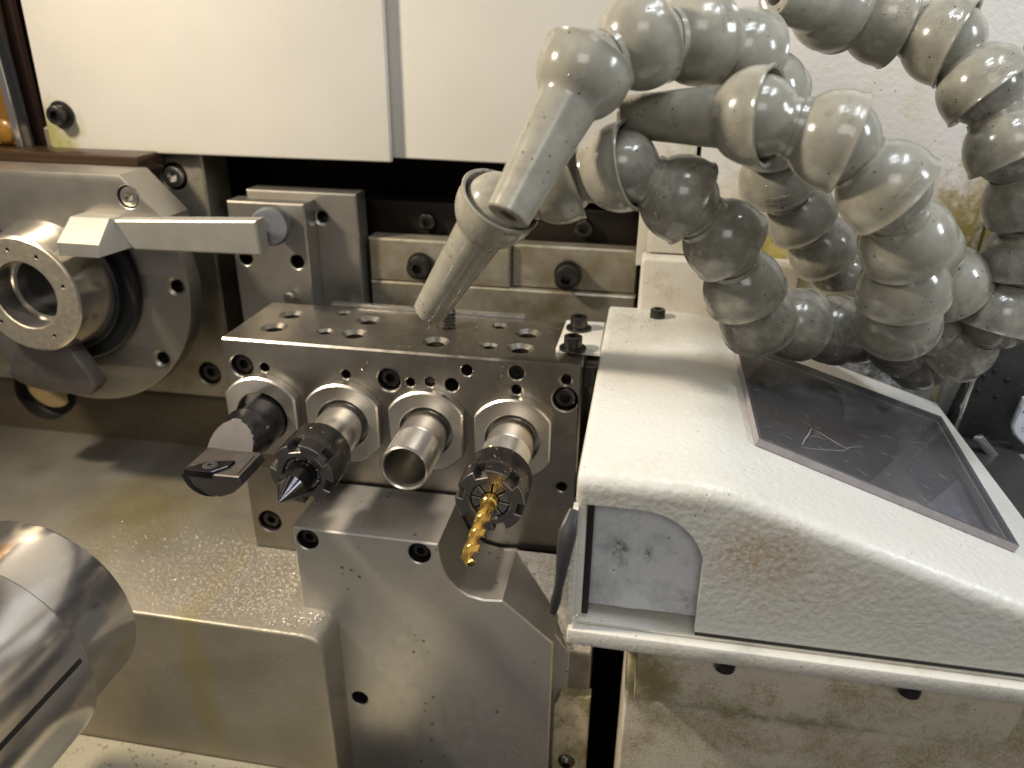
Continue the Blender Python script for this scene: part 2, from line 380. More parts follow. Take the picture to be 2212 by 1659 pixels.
# dark rail and bronze guide left of the panel
c0 = PY(YP+6, (2,0), (52,318), (104,325), (46,0))
bm = B(); slab(bm, c0[:2]+c0[2:][:1]+[(c0[2][0], c0[0][1]+60), (c0[0][0]-14, c0[0][1]+60)], 20, FRONT(YP+6), c=1.5); 
solo('dark_rail', bm, M_darkrail, 'dark reddish-brown vertical rail at the left edge beside the cream panel', 'rail')
q0 = P(0,75,1,YP-4); q1 = P(50,318,1,YP-4)
th = thing('bronze_guide', 'wet amber bronze guide strip with a round plug at the far left edge', 'guide', (q1.x-20, YP, q1.z))
bm = B(); slab(bm, [(q1.x-2, q1.z), (q1.x-4, q1.z+130), (q1.x-60, q1.z+130), (q1.x-60, q1.z)], 10, FRONT(YP-2), c=1.2); part('strip', bm, M_bronze, th)
bm = B(); slab(bm, [(q1.x+.5, q1.z), (q1.x-3, q1.z+130), (q1.x-7, q1.z+130), (q1.x-3.5, q1.z)], 9, FRONT(YP-5), c=1.0, steps=2); part('edge_rail', bm, M_sub, th)
g = P(10,285,1,YP-2)
bm = B(); lathe(bm, [(0.1,2.2),(4,1.8),(6.2,.6),(6.6,0)], AX((g.x,YP-2,g.z),(0,-1,0))); part('plug', bm, simple('amber_plug', (.28,.13,.02), .3), th)

# ================================================================== right textured wall
YW = 80
wz = lambda px, py: PY(YW, (px, py))[0]
th = thing('enclosure_wall', 'white textured machine wall with oily yellow stains behind the hoses', 'wall', (130, YW, -60))
bm = B(); x_s = wz(1513,300)[0]; x_g = wz(2112,470)[0]
slab(bm, [(x_s+1, -60), (x_g, -60), (x_g+1, 330), (x_s+1, 330)], 8, FRONT(YW), c=.8, steps=2); part('panel_sheet', bm, M_wall, th)
bm = B(); slab(bm, [(x_g+5, -60), (420, -60), (420, 330), (x_g+6, 330)], 8, FRONT(YW+1), c=1.5, steps=2); part('panel_sheet', bm, M_wall, th)
bm = B(); x0 = wz(1380,480)[0]; slab(bm, [(x0, 60), (x_s-1, 60), (x_s-1, 330), (x0, 330)], 12, FRONT(YW-1), c=1.5, steps=3); part('seam_strip', bm, M_wallbox, th)
bm = B(); slab(bm, [(x_g-1, -60), (x_g+7, -60), (x_g+7, 330), (x_g-1, 330)], 3, FRONT(YW+5)); part('seam_back', bm, M_strip, th)
th = thing('painted_step_block', 'cream painted step block at the foot of the wall behind the segmented hoses', 'block', (100, YW-14, 0))
e0 = PY(YW-16, (1386,556), (1640,575), (1375,672))
bm = B(); box(bm, (e0[0][0], YW-16, -20), (e0[0][0]+75, YW-2, e0[0][1]), 2.2); part('lower_block', bm, M_wallbox, th)
bm = B(); box(bm, (e0[0][0]+2, YW-9, e0[0][1]+.5), (e0[0][0]+40, YW-1.5, e0[0][1]+24), 1.6); part('upper_block', bm, M_wallbox, th)

# ================================================================== recess plates at the back
YB = 90
pl = PY(YB, (800,507), (1368,546), (1380,700), (808,660))
th = thing('rear_mounting_plate', 'stained steel mounting plate with two big black bolts behind the tool block', 'plate', ((pl[0][0]+pl[1][0])/2, YB, 0))
x0, x1, zt = pl[0][0], (pl[1][0]+pl[2][0])/2, pl[0][1]-.5
st = PY(YB, (1105,530), (1105,620)); xs, zs = st[0][0], st[1][1]
bo = [PY(YB, (1228,590))[0], PY(YB, (915,568))[0]]
bm = B(); slab(bm, [(x0,-30),(x1,-30),(x1,zs),(x0,zs)], 12, FRONT(YB-4), c=.8); part('lower_plate', bm, M_plate, th)
bm = B(); slab(bm, [(x0,zs+.2),(xs,zs+.2),(xs,zt),(x0,zt)], 12, FRONT(YB-4), c=1.0); part('left_plate', bm, M_plate, th)
bm = B(); slab(bm, [(xs+.2,zs+.2),(x1,zs+.2),(x1,zt-.4),(xs+.2,zt-.4)], 10, FRONT(YB), c=1.0); part('right_plate', bm, M_plate, th)
for bx, bz in bo:
    bm = B(); lathe(bm, [(7.2,0),(7.4,.5),(7.4,1.4),(6.5,1.6)], AX((bx,YB-1 if bx > xs else YB-5,bz),(0,-1,0)), cap1=True); part('washer', bm, M_black, th)
    place('socket_screw', SC_BLK, th, AX((bx,YB-13,bz),(0,-1,0)))
th = thing('rear_rail', 'dark horizontal rail with small screws above the stained mounting plate', 'rail', (0, 110, 40))
pr_ = PY(108, (890,450), (1390,495)); bm = B(); box(bm, (pr_[0][0]-30, 108, 20), (pr_[1][0]+20, 125, pr_[0][1]+4), 1.5); part('bar', bm, simple('dark_bar', (.03,.022,.015), .4, .5), th)
for q in ((925,478), (1262,492)):
    bx, bz = PY(107, q)[0]; place('socket_screw', SC_MID, th, AX((bx,103,bz),(0,-1,0)))

# column block
cl = PY(65, (488,434), (655,441), (510,690), (684,690))
x0, x1, zt = cl[0][0], cl[1][0], (cl[0][1]+cl[1][1])/2
h1 = PY(65, (642,566))[0]; h2 = PY(65, (531,558))[0]
th = thing('column_block', 'grey steel column block with two dark holes behind the arm', 'block', ((x0+x1)/2, 65, -60))
bm = B(); slab(bm, [(x0,-70),(x1,-70),(x1,zt),(x0,zt)], 13.5, FRONT(65), holes=[(h1[0],h1[1],3.9,11,.4),(h2[0],h2[1],3.9,11,.4)], c=.8); part('body', bm, M_back, th)
cr = PY(79, (768,420), (700,470)); h3 = PY(79, (695,470))[0]
bm = B(); slab(bm, [(x0+4,-70),(cr[0][0],-70),(cr[0][0],cr[0][1]),(x0+4,cr[0][1])], 14, FRONT(79), holes=[(h3[0],h3[1],3.2,8,1.2)], c=.8); part('rear_plate', bm, M_back, th)
h4 = PY(64, (628,640))[0]
bm = B(); lathe(bm, [(2.5,0),(2.6,.5),(2.6,3)], AX((h4[0],60,h4[1]),(0,1,0)), cap0=True); part('pin', bm, M_tube, th)

# ================================================================== spindle
SCX, SCZ = -250, 45.0
th = thing('spindle_housing', 'stained steel spindle housing with bright socket screws, behind the square arm at left', 'housing', (SCX, 55, -60))
YH = 33
hp = PY(YH, (-60,358), (257,377), (352,472), (352,520))
pts = [(hp[0][0]-60, hp[3][1]), (hp[2][0]+.5, hp[3][1]), (hp[2][0], hp[2][1]), (hp[1][0], hp[1][1]), (hp[0][0]-60, hp[1][1])]
sx, sz = PY(YH, (276,426))[0]
bm = B(); slab(bm, pts, 22, FRONT(YH), holes=[(sx,sz,5.6,6,.4)], c=1.2, steps=2); part('housing_plate', bm, M_back, th)
place('socket_screw', SC_MID2, th, AX((sx,YH+.6,sz),(0,-1,0)))
bm = B(); box(bm, (hp[0][0]-60, YH+24, hp[1][1]-4), (P(305,345,1,60).x, 80, hp[1][1]+5), 1.5); part('brown_ledge', bm, M_bronze2, th)
YH2 = 82
h2 = PY(YH2, (433,336), (447,470), (376,381), (452,807), (500,862))
bm = B(); slab(bm, [(-420,h2[4][1]),(h2[1][0]+1,h2[4][1]),(h2[0][0]+.5,h2[0][1]+12),(-420,h2[0][1]+12)], 25, FRONT(YH2), holes=[(h2[2][0],h2[2][1],7.4,9,.8),(h2[3][0],h2[3][1],7.2,9,.8)], c=1.0); part('rear_plate', bm, M_plate, th)
place('socket_screw', SC_BIG, th, AX((h2[2][0],YH2-2,h2[2][1]),(0,-1,0)))
place('socket_screw', SC_BLK, th, AX((h2[3][0],YH2+2,h2[3][1]),(0,-1,0)))
# flange disc
th = thing('spindle_nose', 'round steel spindle nose with a bright ring face and open bore', 'spindle', (SCX, 15, SCZ))
fh = []
for q in ((380,620), (350,775)):
    x, z = PY(44, q)[0]; fh.append((x-SCX, z-SCZ, 3.6, 9, 1.6))
for an in (200, 150, 260): fh.append((61*math.cos(math.radians(an)), 61*math.sin(math.radians(an)), 3.6, 9, 1.6))
bm = B(); slab(bm, [(p[0], min(p[1], 34)) for p in ring(71, 96)], 11, FRONT(44, SCX, SCZ), holes=fh, c=1.2, steps=2); part('flange', bm, M_back, th)
bm = B(); lathe(bm, [(44,0),(44,4),(43,5),(37,5.2),(36.5,9),(36,9.4)], AX((SCX,44,SCZ),(0,-1,0)), 72, cap1=True); part('seal_ring', bm, simple('dark_seal', (.035,.036,.038), .35, .5), th)
bm = B(); lathe(bm, [(34.5,12),(34,0),(29.9,-18.6),(29.3,-19.2)], AX((SCX,34.2,SCZ),(0,1,0)), 72); part('nose_cone', bm, M_spindle, th)
bm = B()
slab(bm, ring(29.4, 72), 1.2, FRONT(14.6, SCX, SCZ), holes=[(0,0,17.3,1.0,.5)]+[(23.3*math.cos(a),23.3*math.sin(a),1.0,.9,.1) for a in (math.radians(k) for k in (98,15,-62,188,-140,60))], c=.8, back=False)
# open the bore: remove its flat bottom
for f in [f for f in bm.faces if len(f.verts) == 28 and all((Vector((v.co.x-SCX, 0, v.co.z-SCZ)).length > 17) and (Vector((v.co.x-SCX, 0, v.co.z-SCZ)).length < 18) for v in f.verts)]: bm.faces.remove(f)
part('face_ring', bm, M_face, th)
bm = B(); lathe(bm, [(17.3,0),(17.2,12),(15.6,12.4),(15.5,26),(12,26.3),(12,50)], AX((SCX,15.7,SCZ),(0,1,0)), 64, cap1=True); part('bore', bm, M_spindle, th)
# crescent guard below the nose
g = [P(px,py,1,24) for px, py in ((36,735),(17,809),(40,826),(69,838),(104,847),(139,851),(194,855),(208,837),(140,742),(110,725))]
bm = B(); slab(bm, rcorner([(p.x,p.z) for p in g], 1.5, 2), 10, FRONT(24), c=1.0, steps=2)
solo('fan_guard', bm, steel('frosted_guard', (.24,.21,.19), (.18,.155,.13), .5), 'fan-shaped grey steel guard hanging below the spindle nose', 'guard')
# black oval slot ring beneath
g = P(110,838,1,54)
th = thing('drain_port', 'round tan port with a black rim under the spindle nose', 'port', (g.x, 54, g.z-17))
bm = B(); lathe(bm, [(17,8),(17,1),(16.4,0)], AX((g.x,54,g.z),(0,-1,0)), 60, cap1=True); part('rim', bm, M_void, th)
bm = B(); lathe(bm, [(15.2,0),(15,3)], AX((g.x+1.5,54,g.z+4),(0,-1,0)), 60, cap1=True); part('plug', bm, simple('tan_plug', (.36,.25,.11), .4), th)
# arm
ar = PY(18, (118,536), (212,553), (236,470), (150,466))
a2 = PY(26, (250,477), (556,478), (563,552), (290,540))
th = thing('transfer_arm', 'square-section steel arm reaching right from the spindle nose to the column block', 'arm', (a2[0][0], 26, a2[3][1]))
bm = B(); slab(bm, [a2[3], a2[2], (a2[2][0]-.5, a2[1][1]), (a2[0][0]-6, a2[0][1])], 9, FRONT(26), c=.8); part('bar', bm, M_arm, th)
A0, A1, A2, A3 = [Vector((*P(px,py,1,yy),)) for px, py, yy in ((123,524,10),(213,530,10),(236,472,24),(152,468,24))]
A4, A5 = P(213,557,1,10), P(128,552,1,10); A6, A7 = P(248,475,1,27), P(290,533,1,27)
bm = B()
vs = [add(bm, p) for p in (A0,A1,A2,A3,A4,A5,A6,A7)]
off = Vector((0,22,0)); vb = [add(bm, p+off) for p in (A0,A4,A5,A7,A3,A6)]
bm.faces.new((vs[0],vs[1],vs[2],vs[3])); bm.faces.new((vs[5],vs[4],vs[1],vs[0])); bm.faces.new((vs[1],vs[4],vs[7],vs[6],vs[2]))
bm.faces.new((vs[4],vs[5],vb[2],vb[1])); bm.faces.new((vs[5],vs[0],vs[3],vb[4],vb[2])); bm.faces.new((vs[3],vs[2],vs[6],vb[5],vb[4])); bm.faces.new((vs[4],vb[1],vb[3],vs[7])); bm.faces.new((vs[6],vs[7],vb[3],vb[5]))
part('end_block', bm, M_arm, th, 20)
q = P(586,488,1,46); bm = B(); lathe(bm, [(7,-18),(7,-3),(9.2,-1),(9.6,3),(8.5,6)], AX((q.x,46,q.z),(.25,-.9,.1)), 32, cap1=True); part('pivot', bm, steel('grey_pivot', (.28,.29,.31), (.2,.2,.2), .5), th)

# ================================================================== machine floor casting
ZF = -81
yfe = P(302,1319,2,ZF).y; yf2 = P(640,1379,2,ZF).y; YF = (yfe+yf2)/2
YK0 = P(632,1140,2,-36).y; xr = xr_f = P(765,1659,1,YK0).x
prof = rcorner([(-420,-200), (xr,-200), (xr,ZF), (-420,ZF)], [0,0,11,0], 8)
th = thing('floor_casting', 'wide brushed floor casting with wet glistening top at lower left', 'casting', (-200, YF, -200))
bm = B(); slab(bm, prof, 170, FRONT(YF), c=1.6, steps=4)
n = N('floor_casting_metal')
nn = n.noise(50, 4); c_ = n.mix(n.ramp(nn, .35, .65), (.43,.39,.32), (.34,.305,.24))
ys = n.spot((-142,-66,-120), 26, (2.6,.2,.35), 30, .38); c_ = n.mix(ys, c_, (.38,.30,.04))
ys = n.spot((-215,20,-76), 46, (1,1,1), 30, .6); c_ = n.mix(ys, c_, (.30,.24,.06))
nm = n.bump(n.noise(.9, 3, stretch=(.1,1,1)), .10, .08); nm = n.bump(n.noise(2.4, 2), .55, .5, nm)
part('casting_body', bm, n.set(Base_Color=c_, Metallic=.6, Roughness=n.ramp(n.noise(20,3), .3, .7, .42, .54), Normal=nm), th)
bm = B(); box(bm, (-420, 94, -120), (-62, 149, -42), 6); part('rear_step', bm, M_darkstep, th)
q = P(205,1588,1,YF); zl = q.z
bm = B(); slab(bm, [(-420,YF+.0), (P(590,1659,1,YF).x+60, YF+.0), (P(590,1659,1,YF).x+60, YF-120), (-420, YF-120)], 20, TOP(zl-.5), c=1.5, steps=2)
solo('lower_ledge', bm, M_chipped, 'cream painted ledge with chipped paint along the bottom edge left of centre', 'ledge')

# ================================================================== sub spindle, lower left foreground
SX, SZ, SY = -190, -59, -80
th = thing('sub_spindle', 'large polished steel cylinder with stepped body in the lower left foreground', 'spindle', (SX, SY-60, SZ-47))
bm = B(); lathe(bm, [(24,0.5),(40.5,0),(42.6,-1.6),(42.8,-2.5),(42.8,-31.5),(42.0,-32)], AX((SX,SY,SZ),(0,1,0)), 96, cap0=True); part('front_sleeve', bm, M_sub, th)
bm = B(); lathe(bm, [(42.0,0),(46.2,-.3),(47,-1.2),(47,-70),(46,-71),(44,-72),(44,-110)], AX((SX,SY-32.1,SZ),(0,1,0)), 96, cap1=True); part('rear_body', bm, M_sub, th)
# dark keyway let into the rear body
a = math.radians(12); d = Vector((math.cos(a),0,math.sin(a))); t_ = Vector((-math.sin(a),0,math.cos(a)))
o = Vector((SX,0,SZ))+d*47.05
M = Matrix(((t_.x,0,d.x,o.x),(0,1,0,0),(t_.z,0,d.z,o.z),(0,0,0,1)))
bm = B(); slab(bm, rcorner([(-1.1,SY-105),(1.1,SY-105),(1.1,SY-36),(-1.1,SY-36)], .9, 4), 1.5, M); part('keyway', bm, M_void, th)

# ================================================================== tool block
ZT = 36.8
M_stud = steel('stud_steel', (.20,.18,.17), (.1,.09,.08), .25, stain=.3, ssize=5)
def hole_block():
    th = thing('tool_block', 'long drilled steel tool block holding four round tool sleeves', 'tool block', (-54, 26, -31))
    X0, X1, Y1, Z0 = -138.6, 29.6, 53, -30.5; c = .9
    fh = [(-129.7,23.3,5.5,7,.7),(-118.4,23.3,2.3,8,.6),(-78.5,23.3,2.3,8,.6),(-58,22.3,5.5,7,.7),(-47.9,22,2.2,8,.6),(-38.8,23.0,2.5,8,.7),(-28.7,22.4,3.3,12,.5),
          (-21.6,30.2,2.7,12,.5),(.7,31,3.5,5,.6),(.8,22.6,2.4,8,1.0),(22.7,29.4,2.3,8,.9),(22.6,20,5.7,7,.7),(22.8,-25,2.4,8,.6)]
    bm = B(); T = FRONT(0)
    outer = [(X0+c,Z0),(X1-c,Z0),(X1-c,ZT-c),(X0+c,ZT-c)]
    slab(bm, outer, 1.0, T, holes=fh, back=False)
    top = [(-120.1,36.7,4.0,9,2.3),(-120.3,17.6,4.0,9,2.3),(-95.5,44,2.6,6,1.5),(-94.3,17.2,2.6,6,1.5),(-79.5,36.1,4.0,9,2.3),(-79.6,17.1,4.0,9,2.3),
           (-39.3,35,4.4,4,.5),(-39.6,14.9,4.0,9,2.3),(-14.7,41.4,2.6,6,1.5),(-14.4,14.8,2.6,6,1.5),(.3,34.2,4.0,9,2.3),(0,14.8,4.0,9,2.3)]
    slab(bm, [(X0+c,c),(X1-c,c),(X1-c,Y1-c),(X0+c,Y1-c)], .6, TOP(ZT), holes=top, back=False)
    q = lambda *p: bm.faces.new([add(bm, k) for k in p])
    q((X0+c,0,ZT-c),(X1-c,0,ZT-c),(X1-c,c,ZT),(X0+c,c,ZT))            # front top chamfer
    q((X0+c,0,Z0),(X0+c,0,ZT-c),(X0,c,ZT-c),(X0,c,Z0)); q((X1-c,0,Z0),(X1-c,0,ZT-c),(X1,c,ZT-c),(X1,c,Z0))
    q((X0,c,ZT-c),(X0,Y1-c,ZT-c),(X0+c,Y1-c,ZT),(X0+c,c,ZT)); q((X1,c,ZT-c),(X1,Y1-c,ZT-c),(X1-c,Y1-c,ZT),(X1-c,c,ZT))
    q((X0+c,0,ZT-c),(X0+c,c,ZT),(X0,c,ZT-c)); q((X1-c,0,ZT-c),(X1-c,c,ZT),(X1,c,ZT-c))
    q((X0,c,Z0),(X0,c,ZT-c),(X0,Y1,ZT-c),(X0,Y1,Z0)); q((X1,c,Z0),(X1,c,ZT-c),(X1,Y1,ZT-c),(X1,Y1,Z0))
    q((X0,Y1,Z0),(X1,Y1,Z0),(X1-c,Y1-c,ZT),(X0+c,Y1-c,ZT)); q((X0,0.9,Z0),(X1,.9,Z0),(X1,Y1,Z0),(X0,Y1,Z0))
    part('block_body', bm, M_block, th)
    for x, z, dz in ((-129.7,23.3,2),(-58,22.3,2.2),(22.6,20,1.5)): place('socket_screw', SC_M6, th, AX((x,dz,z),(0,-1,0)))
    bm = B(); lathe(bm, [(0.9,0),(2.35,0),(2.4,-3)], AX((-38.8,2.2,23),(0,-1,0)), 24, cap0=True); part('set_screw', bm, M_black, th)
    bm = B(); lathe(bm, [(1.6,-2.2),(1.6,0),(3.3,0),(3.4,-3)], AX((.7,3,31),(0,-1,0)), 6 if 0 else 24, cap0=True); part('set_screw', bm, M_black, th)
    # protruding threaded stud on top
    bm = B(); pr = [(1.8,7),(2.2,8.8),(3.6,8.8)]; w_ = 8.3
    while w_ > -2: pr += [(4.3,w_),(4.3,w_-.35),(3.3,w_-.85),(3.3,w_-1.1)]; w_ -= 1.7
    lathe(bm, pr, AX((-39.3,35,ZT),(0,0,1)), 32, cap0=True); part('threaded_stud', bm, M_stud, th)
    bm = B(); box(bm, (-106,53.2,ZT-6), (-4,58,ZT+1.4), .6); part('rear_strip', bm, steel('bright_strip', (.62,.60,.56), (.4,.36,.3), .32, (.1,1,1), .5), th)
    return th
hole_block()
# foot under the block
th = thing('base_plate', 'dark stained plate under the tool block with a socket screw at its left end', 'plate', (-50, 5, -76))
bm = B(); slab(bm, [(-136.8,-80.5),(-96,-80.5),(-96,-31),(-136.8,-31)], 60, FRONT(.4), holes=[(-127,-63.8,6.2,6,.6)], c=.7); part('left_foot', bm, M_block, th)
place('socket_screw', SC_M6, th, AX((-127,2,-63.8),(0,-1,0)))
bm = B(); slab(bm, [(-95.8,-64),(32,-64),(32,-31),(-95.8,-31)], 60, FRONT(1.6), c=.5); part('lower_block', bm, M_block, th)

# ------------------------------------------------------------------ collars
XT = (-120, -80, -40, 0)
ZC = 0.0
for i, x in enumerate(XT):
    lab = ('steel collar round the dark boring bar, first of four from the left', 'steel collar behind the nut that holds the pointed spot drill',
           'steel collar round the open hollow threaded sleeve', 'steel collar behind the nut that holds the gold drill')[i]
    th = thing('tool_collar', lab, 'collar', (x, -3, ZC), 'flanged collars on the tool block')
    out = []
    for p in ring(20.3, 120): out.append((max(-17.4, min(17.4, p[0])), p[1]))
    o2 = []
    for p in out:
        if not o2 or (abs(o2[-1][0]-p[0])+abs(o2[-1][1]-p[1])) > .15: o2.append(p)
    bm = B(); slab(bm, o2, 5.2, FRONT(-5.4, x, ZC), holes=[(0,0,12.6,.8,.4)], c=.8)
    for f in [f for f in bm.faces if len(f.verts) == 28 and sum(abs((v.co-Vector((x,v.co.y,ZC))).length-12.6) for v in f.verts) < 1]: bm.faces.remove(f)
    part('flange', bm, M_ring, th)
    bm = B(); lathe(bm, [(12.6,-.7),(12.6,-4),(12.9,-5.3),(12.9,-20)], AX((x,-5.4,ZC),(0,-1,0)), 48); part('bore', bm, M_bar, th)

def tube(th, x, y1, mat=M_tube, r=10.7, threads=None):
    pr = [(r,20),(r,-2.5),(r-.9,-2.6),(r-.9,-4.4),(r,-4.5)]
    yy = -4.5
    if threads:
        a, b = threads
        pr += [(r,a)]; k = a
        while k > b: pr += [(r-.42,k-.3),(r-.42,k-.42),(r,k-.72),(r,k-.95)]; k -= 1.0
        pr += [(r-.1,b)]
    pr += [(r-.1,y1+.7),(r-.8,y1)]
    bm = B(); lathe(bm, [(q[0], q[1]) for q in pr], AX((x,0,ZC),(0,1,0)), 64)
    return bm, pr
# --- nut
def nut(th, x, yf, L, rot):
    a0 = math.radians(rot); out = []
    hw = 2.45; ro = 13.9; rn = 10.9
    for k in range(6):
        c_ = a0+k*PI/3; dth = math.asin(hw/ro); dti = math.asin(hw/rn); nx = c_+PI/3
        out += [(ro*math.cos(c_-dth), ro*math.sin(c_-dth)), (rn*math.cos(c_-dti), rn*math.sin(c_-dti)), (rn*math.cos(c_+dti), rn*math.sin(c_+dti))]
        for j in range(8):
            t = c_+dth + (PI/3-2*dth)*j/8; out.append((ro*math.cos(t), ro*math.sin(t)))
    bm = B(); SL = 6.5
    slab(bm, out, SL, FRONT(yf, x, ZC), holes=[(0,0,8.1,.5,.5)], c=.35, back=False)
    for f in [f for f in bm.faces if len(f.verts) == 28]: bm.faces.remove(f)
    fr = part('slotted_front', bm, M_nutface, th)
    bm = B(); lathe(bm, [(10.0,-SL+.3),(13.2,-SL+.05),(13.9,-SL-.4),(14.0,-SL-1),(14.0,-L+2),(13.4,-L+.6),(11.5,-L),(10.8,-L)], AX((x,yf,ZC),(0,-1,0)), 64); part('nut_body', bm, M_nut, th)
    # side skin of the slotted part in black: thin lands
    for k in range(6):
        c_ = a0+k*PI/3; dth = math.asin(hw/ro)+.02; t0 = c_+dth; t1 = c_+PI/3-dth
        bm = B(); A = []; A2 = []
        for j in range(9):
            t = t0+(t1-t0)*j/8; A.append(add(bm, (x+14.02*math.cos(t), yf+.55, ZC+14.02*math.sin(t)))); A2.append(add(bm, (x+14.02*math.cos(t), yf+SL+.3, ZC+14.02*math.sin(t))))
        for j in range(8): bm.faces.new((A[j],A[j+1],A2[j+1],A2[j]))
        sub('land', bm, M_nut, fr)
    bm = B(); lathe(bm, [(8.1,-.5),(7.7,-1.6),(7.7,-3)], AX((x,yf,ZC),(0,-1,0)), 48); part('nut_bore', bm, M_nutface, th)
def collet(th, x, yf, rb, rot, text=None):
    bm = B(); n = 8
    for k in range(n):
        g = .32; c_ = math.radians(rot)+k*2*PI/n; pts = []
        def pt(r, t, s): return (r*math.cos(t)+s*g*math.sin(t)*0, r*math.sin(t))
        da = lambda r: math.asin(min(.9, g/r))
        ri = rb+.05; ro = 7.6
        for j in range(5): t = c_+da(ro)+(2*PI/n-2*da(ro))*j/4; pts.append((ro*math.cos(t), ro*math.sin(t)))
        for j in range(4, -1, -1): t = c_+da(ri)+(2*PI/n-2*da(ri))*j/4; pts.append((ri*math.cos(t), ri*math.sin(t)))
        slab(bm, pts, 5, FRONT(yf+1.3, x, ZC), c=.18)
    part('collet', bm, M_collet, th)
    bm = B(); lathe(bm, [(7.7,0)], AX((x,yf+4.6,ZC),(0,-1,0)), 32, cap1=True); part('collet_gap', bm, M_void, th)
def text_bm(s, size, ext):
    cu = bpy.data.curves.new('t', 'FONT'); cu.body = s; cu.size = size; cu.extrude = ext; cu.align_x = 'CENTER'; cu.align_y = 'CENTER'; cu.resolution_u = 3
    ob = bpy.data.objects.new('t', cu); C.objects.link(ob); dg = bpy.context.evaluated_depsgraph_get(); dg.update()
    me = bpy.data.meshes.new_from_object(ob.evaluated_get(dg)); bpy.data.objects.remove(ob); bpy.data.curves.remove(cu)
    bm = B(); bm.from_mesh(me); bpy.data.meshes.remove(me); return bm

# --- tool 4: gold drill in collet chuck
th = thing('collet_chuck', 'slotted black collet nut on a threaded sleeve, right of the open sleeve', 'collet chuck', (0, -30, ZC), 'slotted collet chucks')
bm, _ = tube(th, 0, -46, threads=(-19,-37)); part('sleeve', bm, M_tube, th)
nut(th, 0, -55.5, 21, 108); collet(th, 0, -55.5, 3.5, 82)
for s, px, pz in (('9', -5.3, -.6), ('9', -4.9, 2.6), ('8', 2.0, -5.5)):
    bm = text_bm(s, 2.0, .04)
    for v in bm.verts: v.co = Vector((px+v.co.x, -55.5+1.3-.03-v.co.z, ZC+pz+v.co.y))
    part('engraved_number', bm, M_void, th)
def twist(th_name):
    th = thing('twist_drill', 'gold coated twist drill pointing down from the rightmost collet', 'drill bit', (0, -75, ZC))
    bm = B(); lathe(bm, [(3.3,0),(3.3,-4.0),(2.85,-4.6),(2.8,-6.6)], AX((0,-53.5,ZC),(0,1,0)), 32, cap1=True); part('shank', bm, M_gold, th)
    bm = B(); n = 72; R = 3.0; y0, y1 = -59.6, -92.6; tip = 1.8; pitch_ = 19; NZ = 90
    def prof(t):
        t = t % PI; u = t/PI                 # two lands
        if u < .05: return 1.0
        if u < .47: return .955
        q = (u-.47)/.53; return .955-.66*math.sin(PI*q)**(.8 if q < .5 else .5)
    prev = None
    for k in range(NZ+1):
        s = k/NZ; y = y0+(y1-y0)*s; tw = 2*PI*(y0-y)/pitch_
        blend = min(1, s/.10)
        cur = []
        for i in range(n):
            t = 2*PI*i/n; r = R*(1+(prof(t)-1)*blend); a = t+tw; cur.append(add(bm, (r*math.cos(a), y, ZC+r*math.sin(a))))
        if prev: strip(bm, prev, cur)
        prev = cur
    tw = 2*PI*(y0-y1)/pitch_
    for q in (.75, .5, .25, .04):
        cur = []
        for i in range(n):
            t = 2*PI*i/n; r = R*prof(t)*q; a = t+tw+.0; lag = prof(t)
            cur.append(add(bm, (r*math.cos(a), y1-tip*(1-q) , ZC+r*math.sin(a))))
        strip(bm, prev, cur); prev = cur
    bm.faces.new(prev); part('flutes', bm, M_gold, th, 28)
twist('')
# --- tool 3: open sleeve
th = thing('open_sleeve', 'empty hollow steel sleeve with fine outer thread between the two nuts', 'sleeve', (-40, -20, ZC))
bm, pr = tube(th, -40, -38.5, threads=(-20,-37.4))
lathe(bm, [(9.9,-38.5),(9.2,-37.9),(9.1,-20),(8.2,5)], AX((-40,0,ZC),(0,1,0)), 64, cap1=True); part('tube_wall', bm, M_thread, th)
# --- tool 2: spot drill chuck
th = thing('collet_chuck', 'slotted black collet nut gripping a thick pointed spot drill, left of the open sleeve', 'collet chuck', (-80, -30, ZC), 'slotted collet chucks')
bm, _ = tube(th, -80, -44); part('sleeve', bm, M_tube, th)
nut(th, -80, -51, 22, 100); collet(th, -80, -51, 6.1, 70)
th = thing('spot_drill', 'short thick dark spot drill with a sharp point in the second holder', 'drill bit', (-80, -62, ZC))
bm = B(); n = 60; R = 6.0; ys = [-49,-53,-57,-60,-61.5]; prev = None
def sprof(t, fl):
    u = ((t+.95) % PI)/PI
    if fl <= 0: return 1
    # two V flutes
    d = min(u, 1-u); k = max(0, 1-d/.20); return 1-fl*.62*k**.75
for y, fl in ((-46,0),(-53,0),(-55.5,.35),(-58.5,.8),(-61,1)):
    cur = [add(bm, (-80+R*sprof(2*PI*i/n,fl)*math.cos(2*PI*i/n), y, ZC+R*sprof(2*PI*i/n,fl)*math.sin(2*PI*i/n))) for i in range(n)]
    if prev: strip(bm, prev, cur)
    prev = cur
for k in range(1, 9):
    q = 1-k/8*.97; y = -61-11.2*(1-q)
    cur = [add(bm, (-80+R*q*sprof(2*PI*i/n,1)*math.cos(2*PI*i/n), y, ZC+R*q*sprof(2*PI*i/n,1)*math.sin(2*PI*i/n))) for i in range(n)]
    strip(bm, prev, cur); prev = cur
bm.faces.new(prev); part('fluted_body', bm, M_carbide, th, 24)
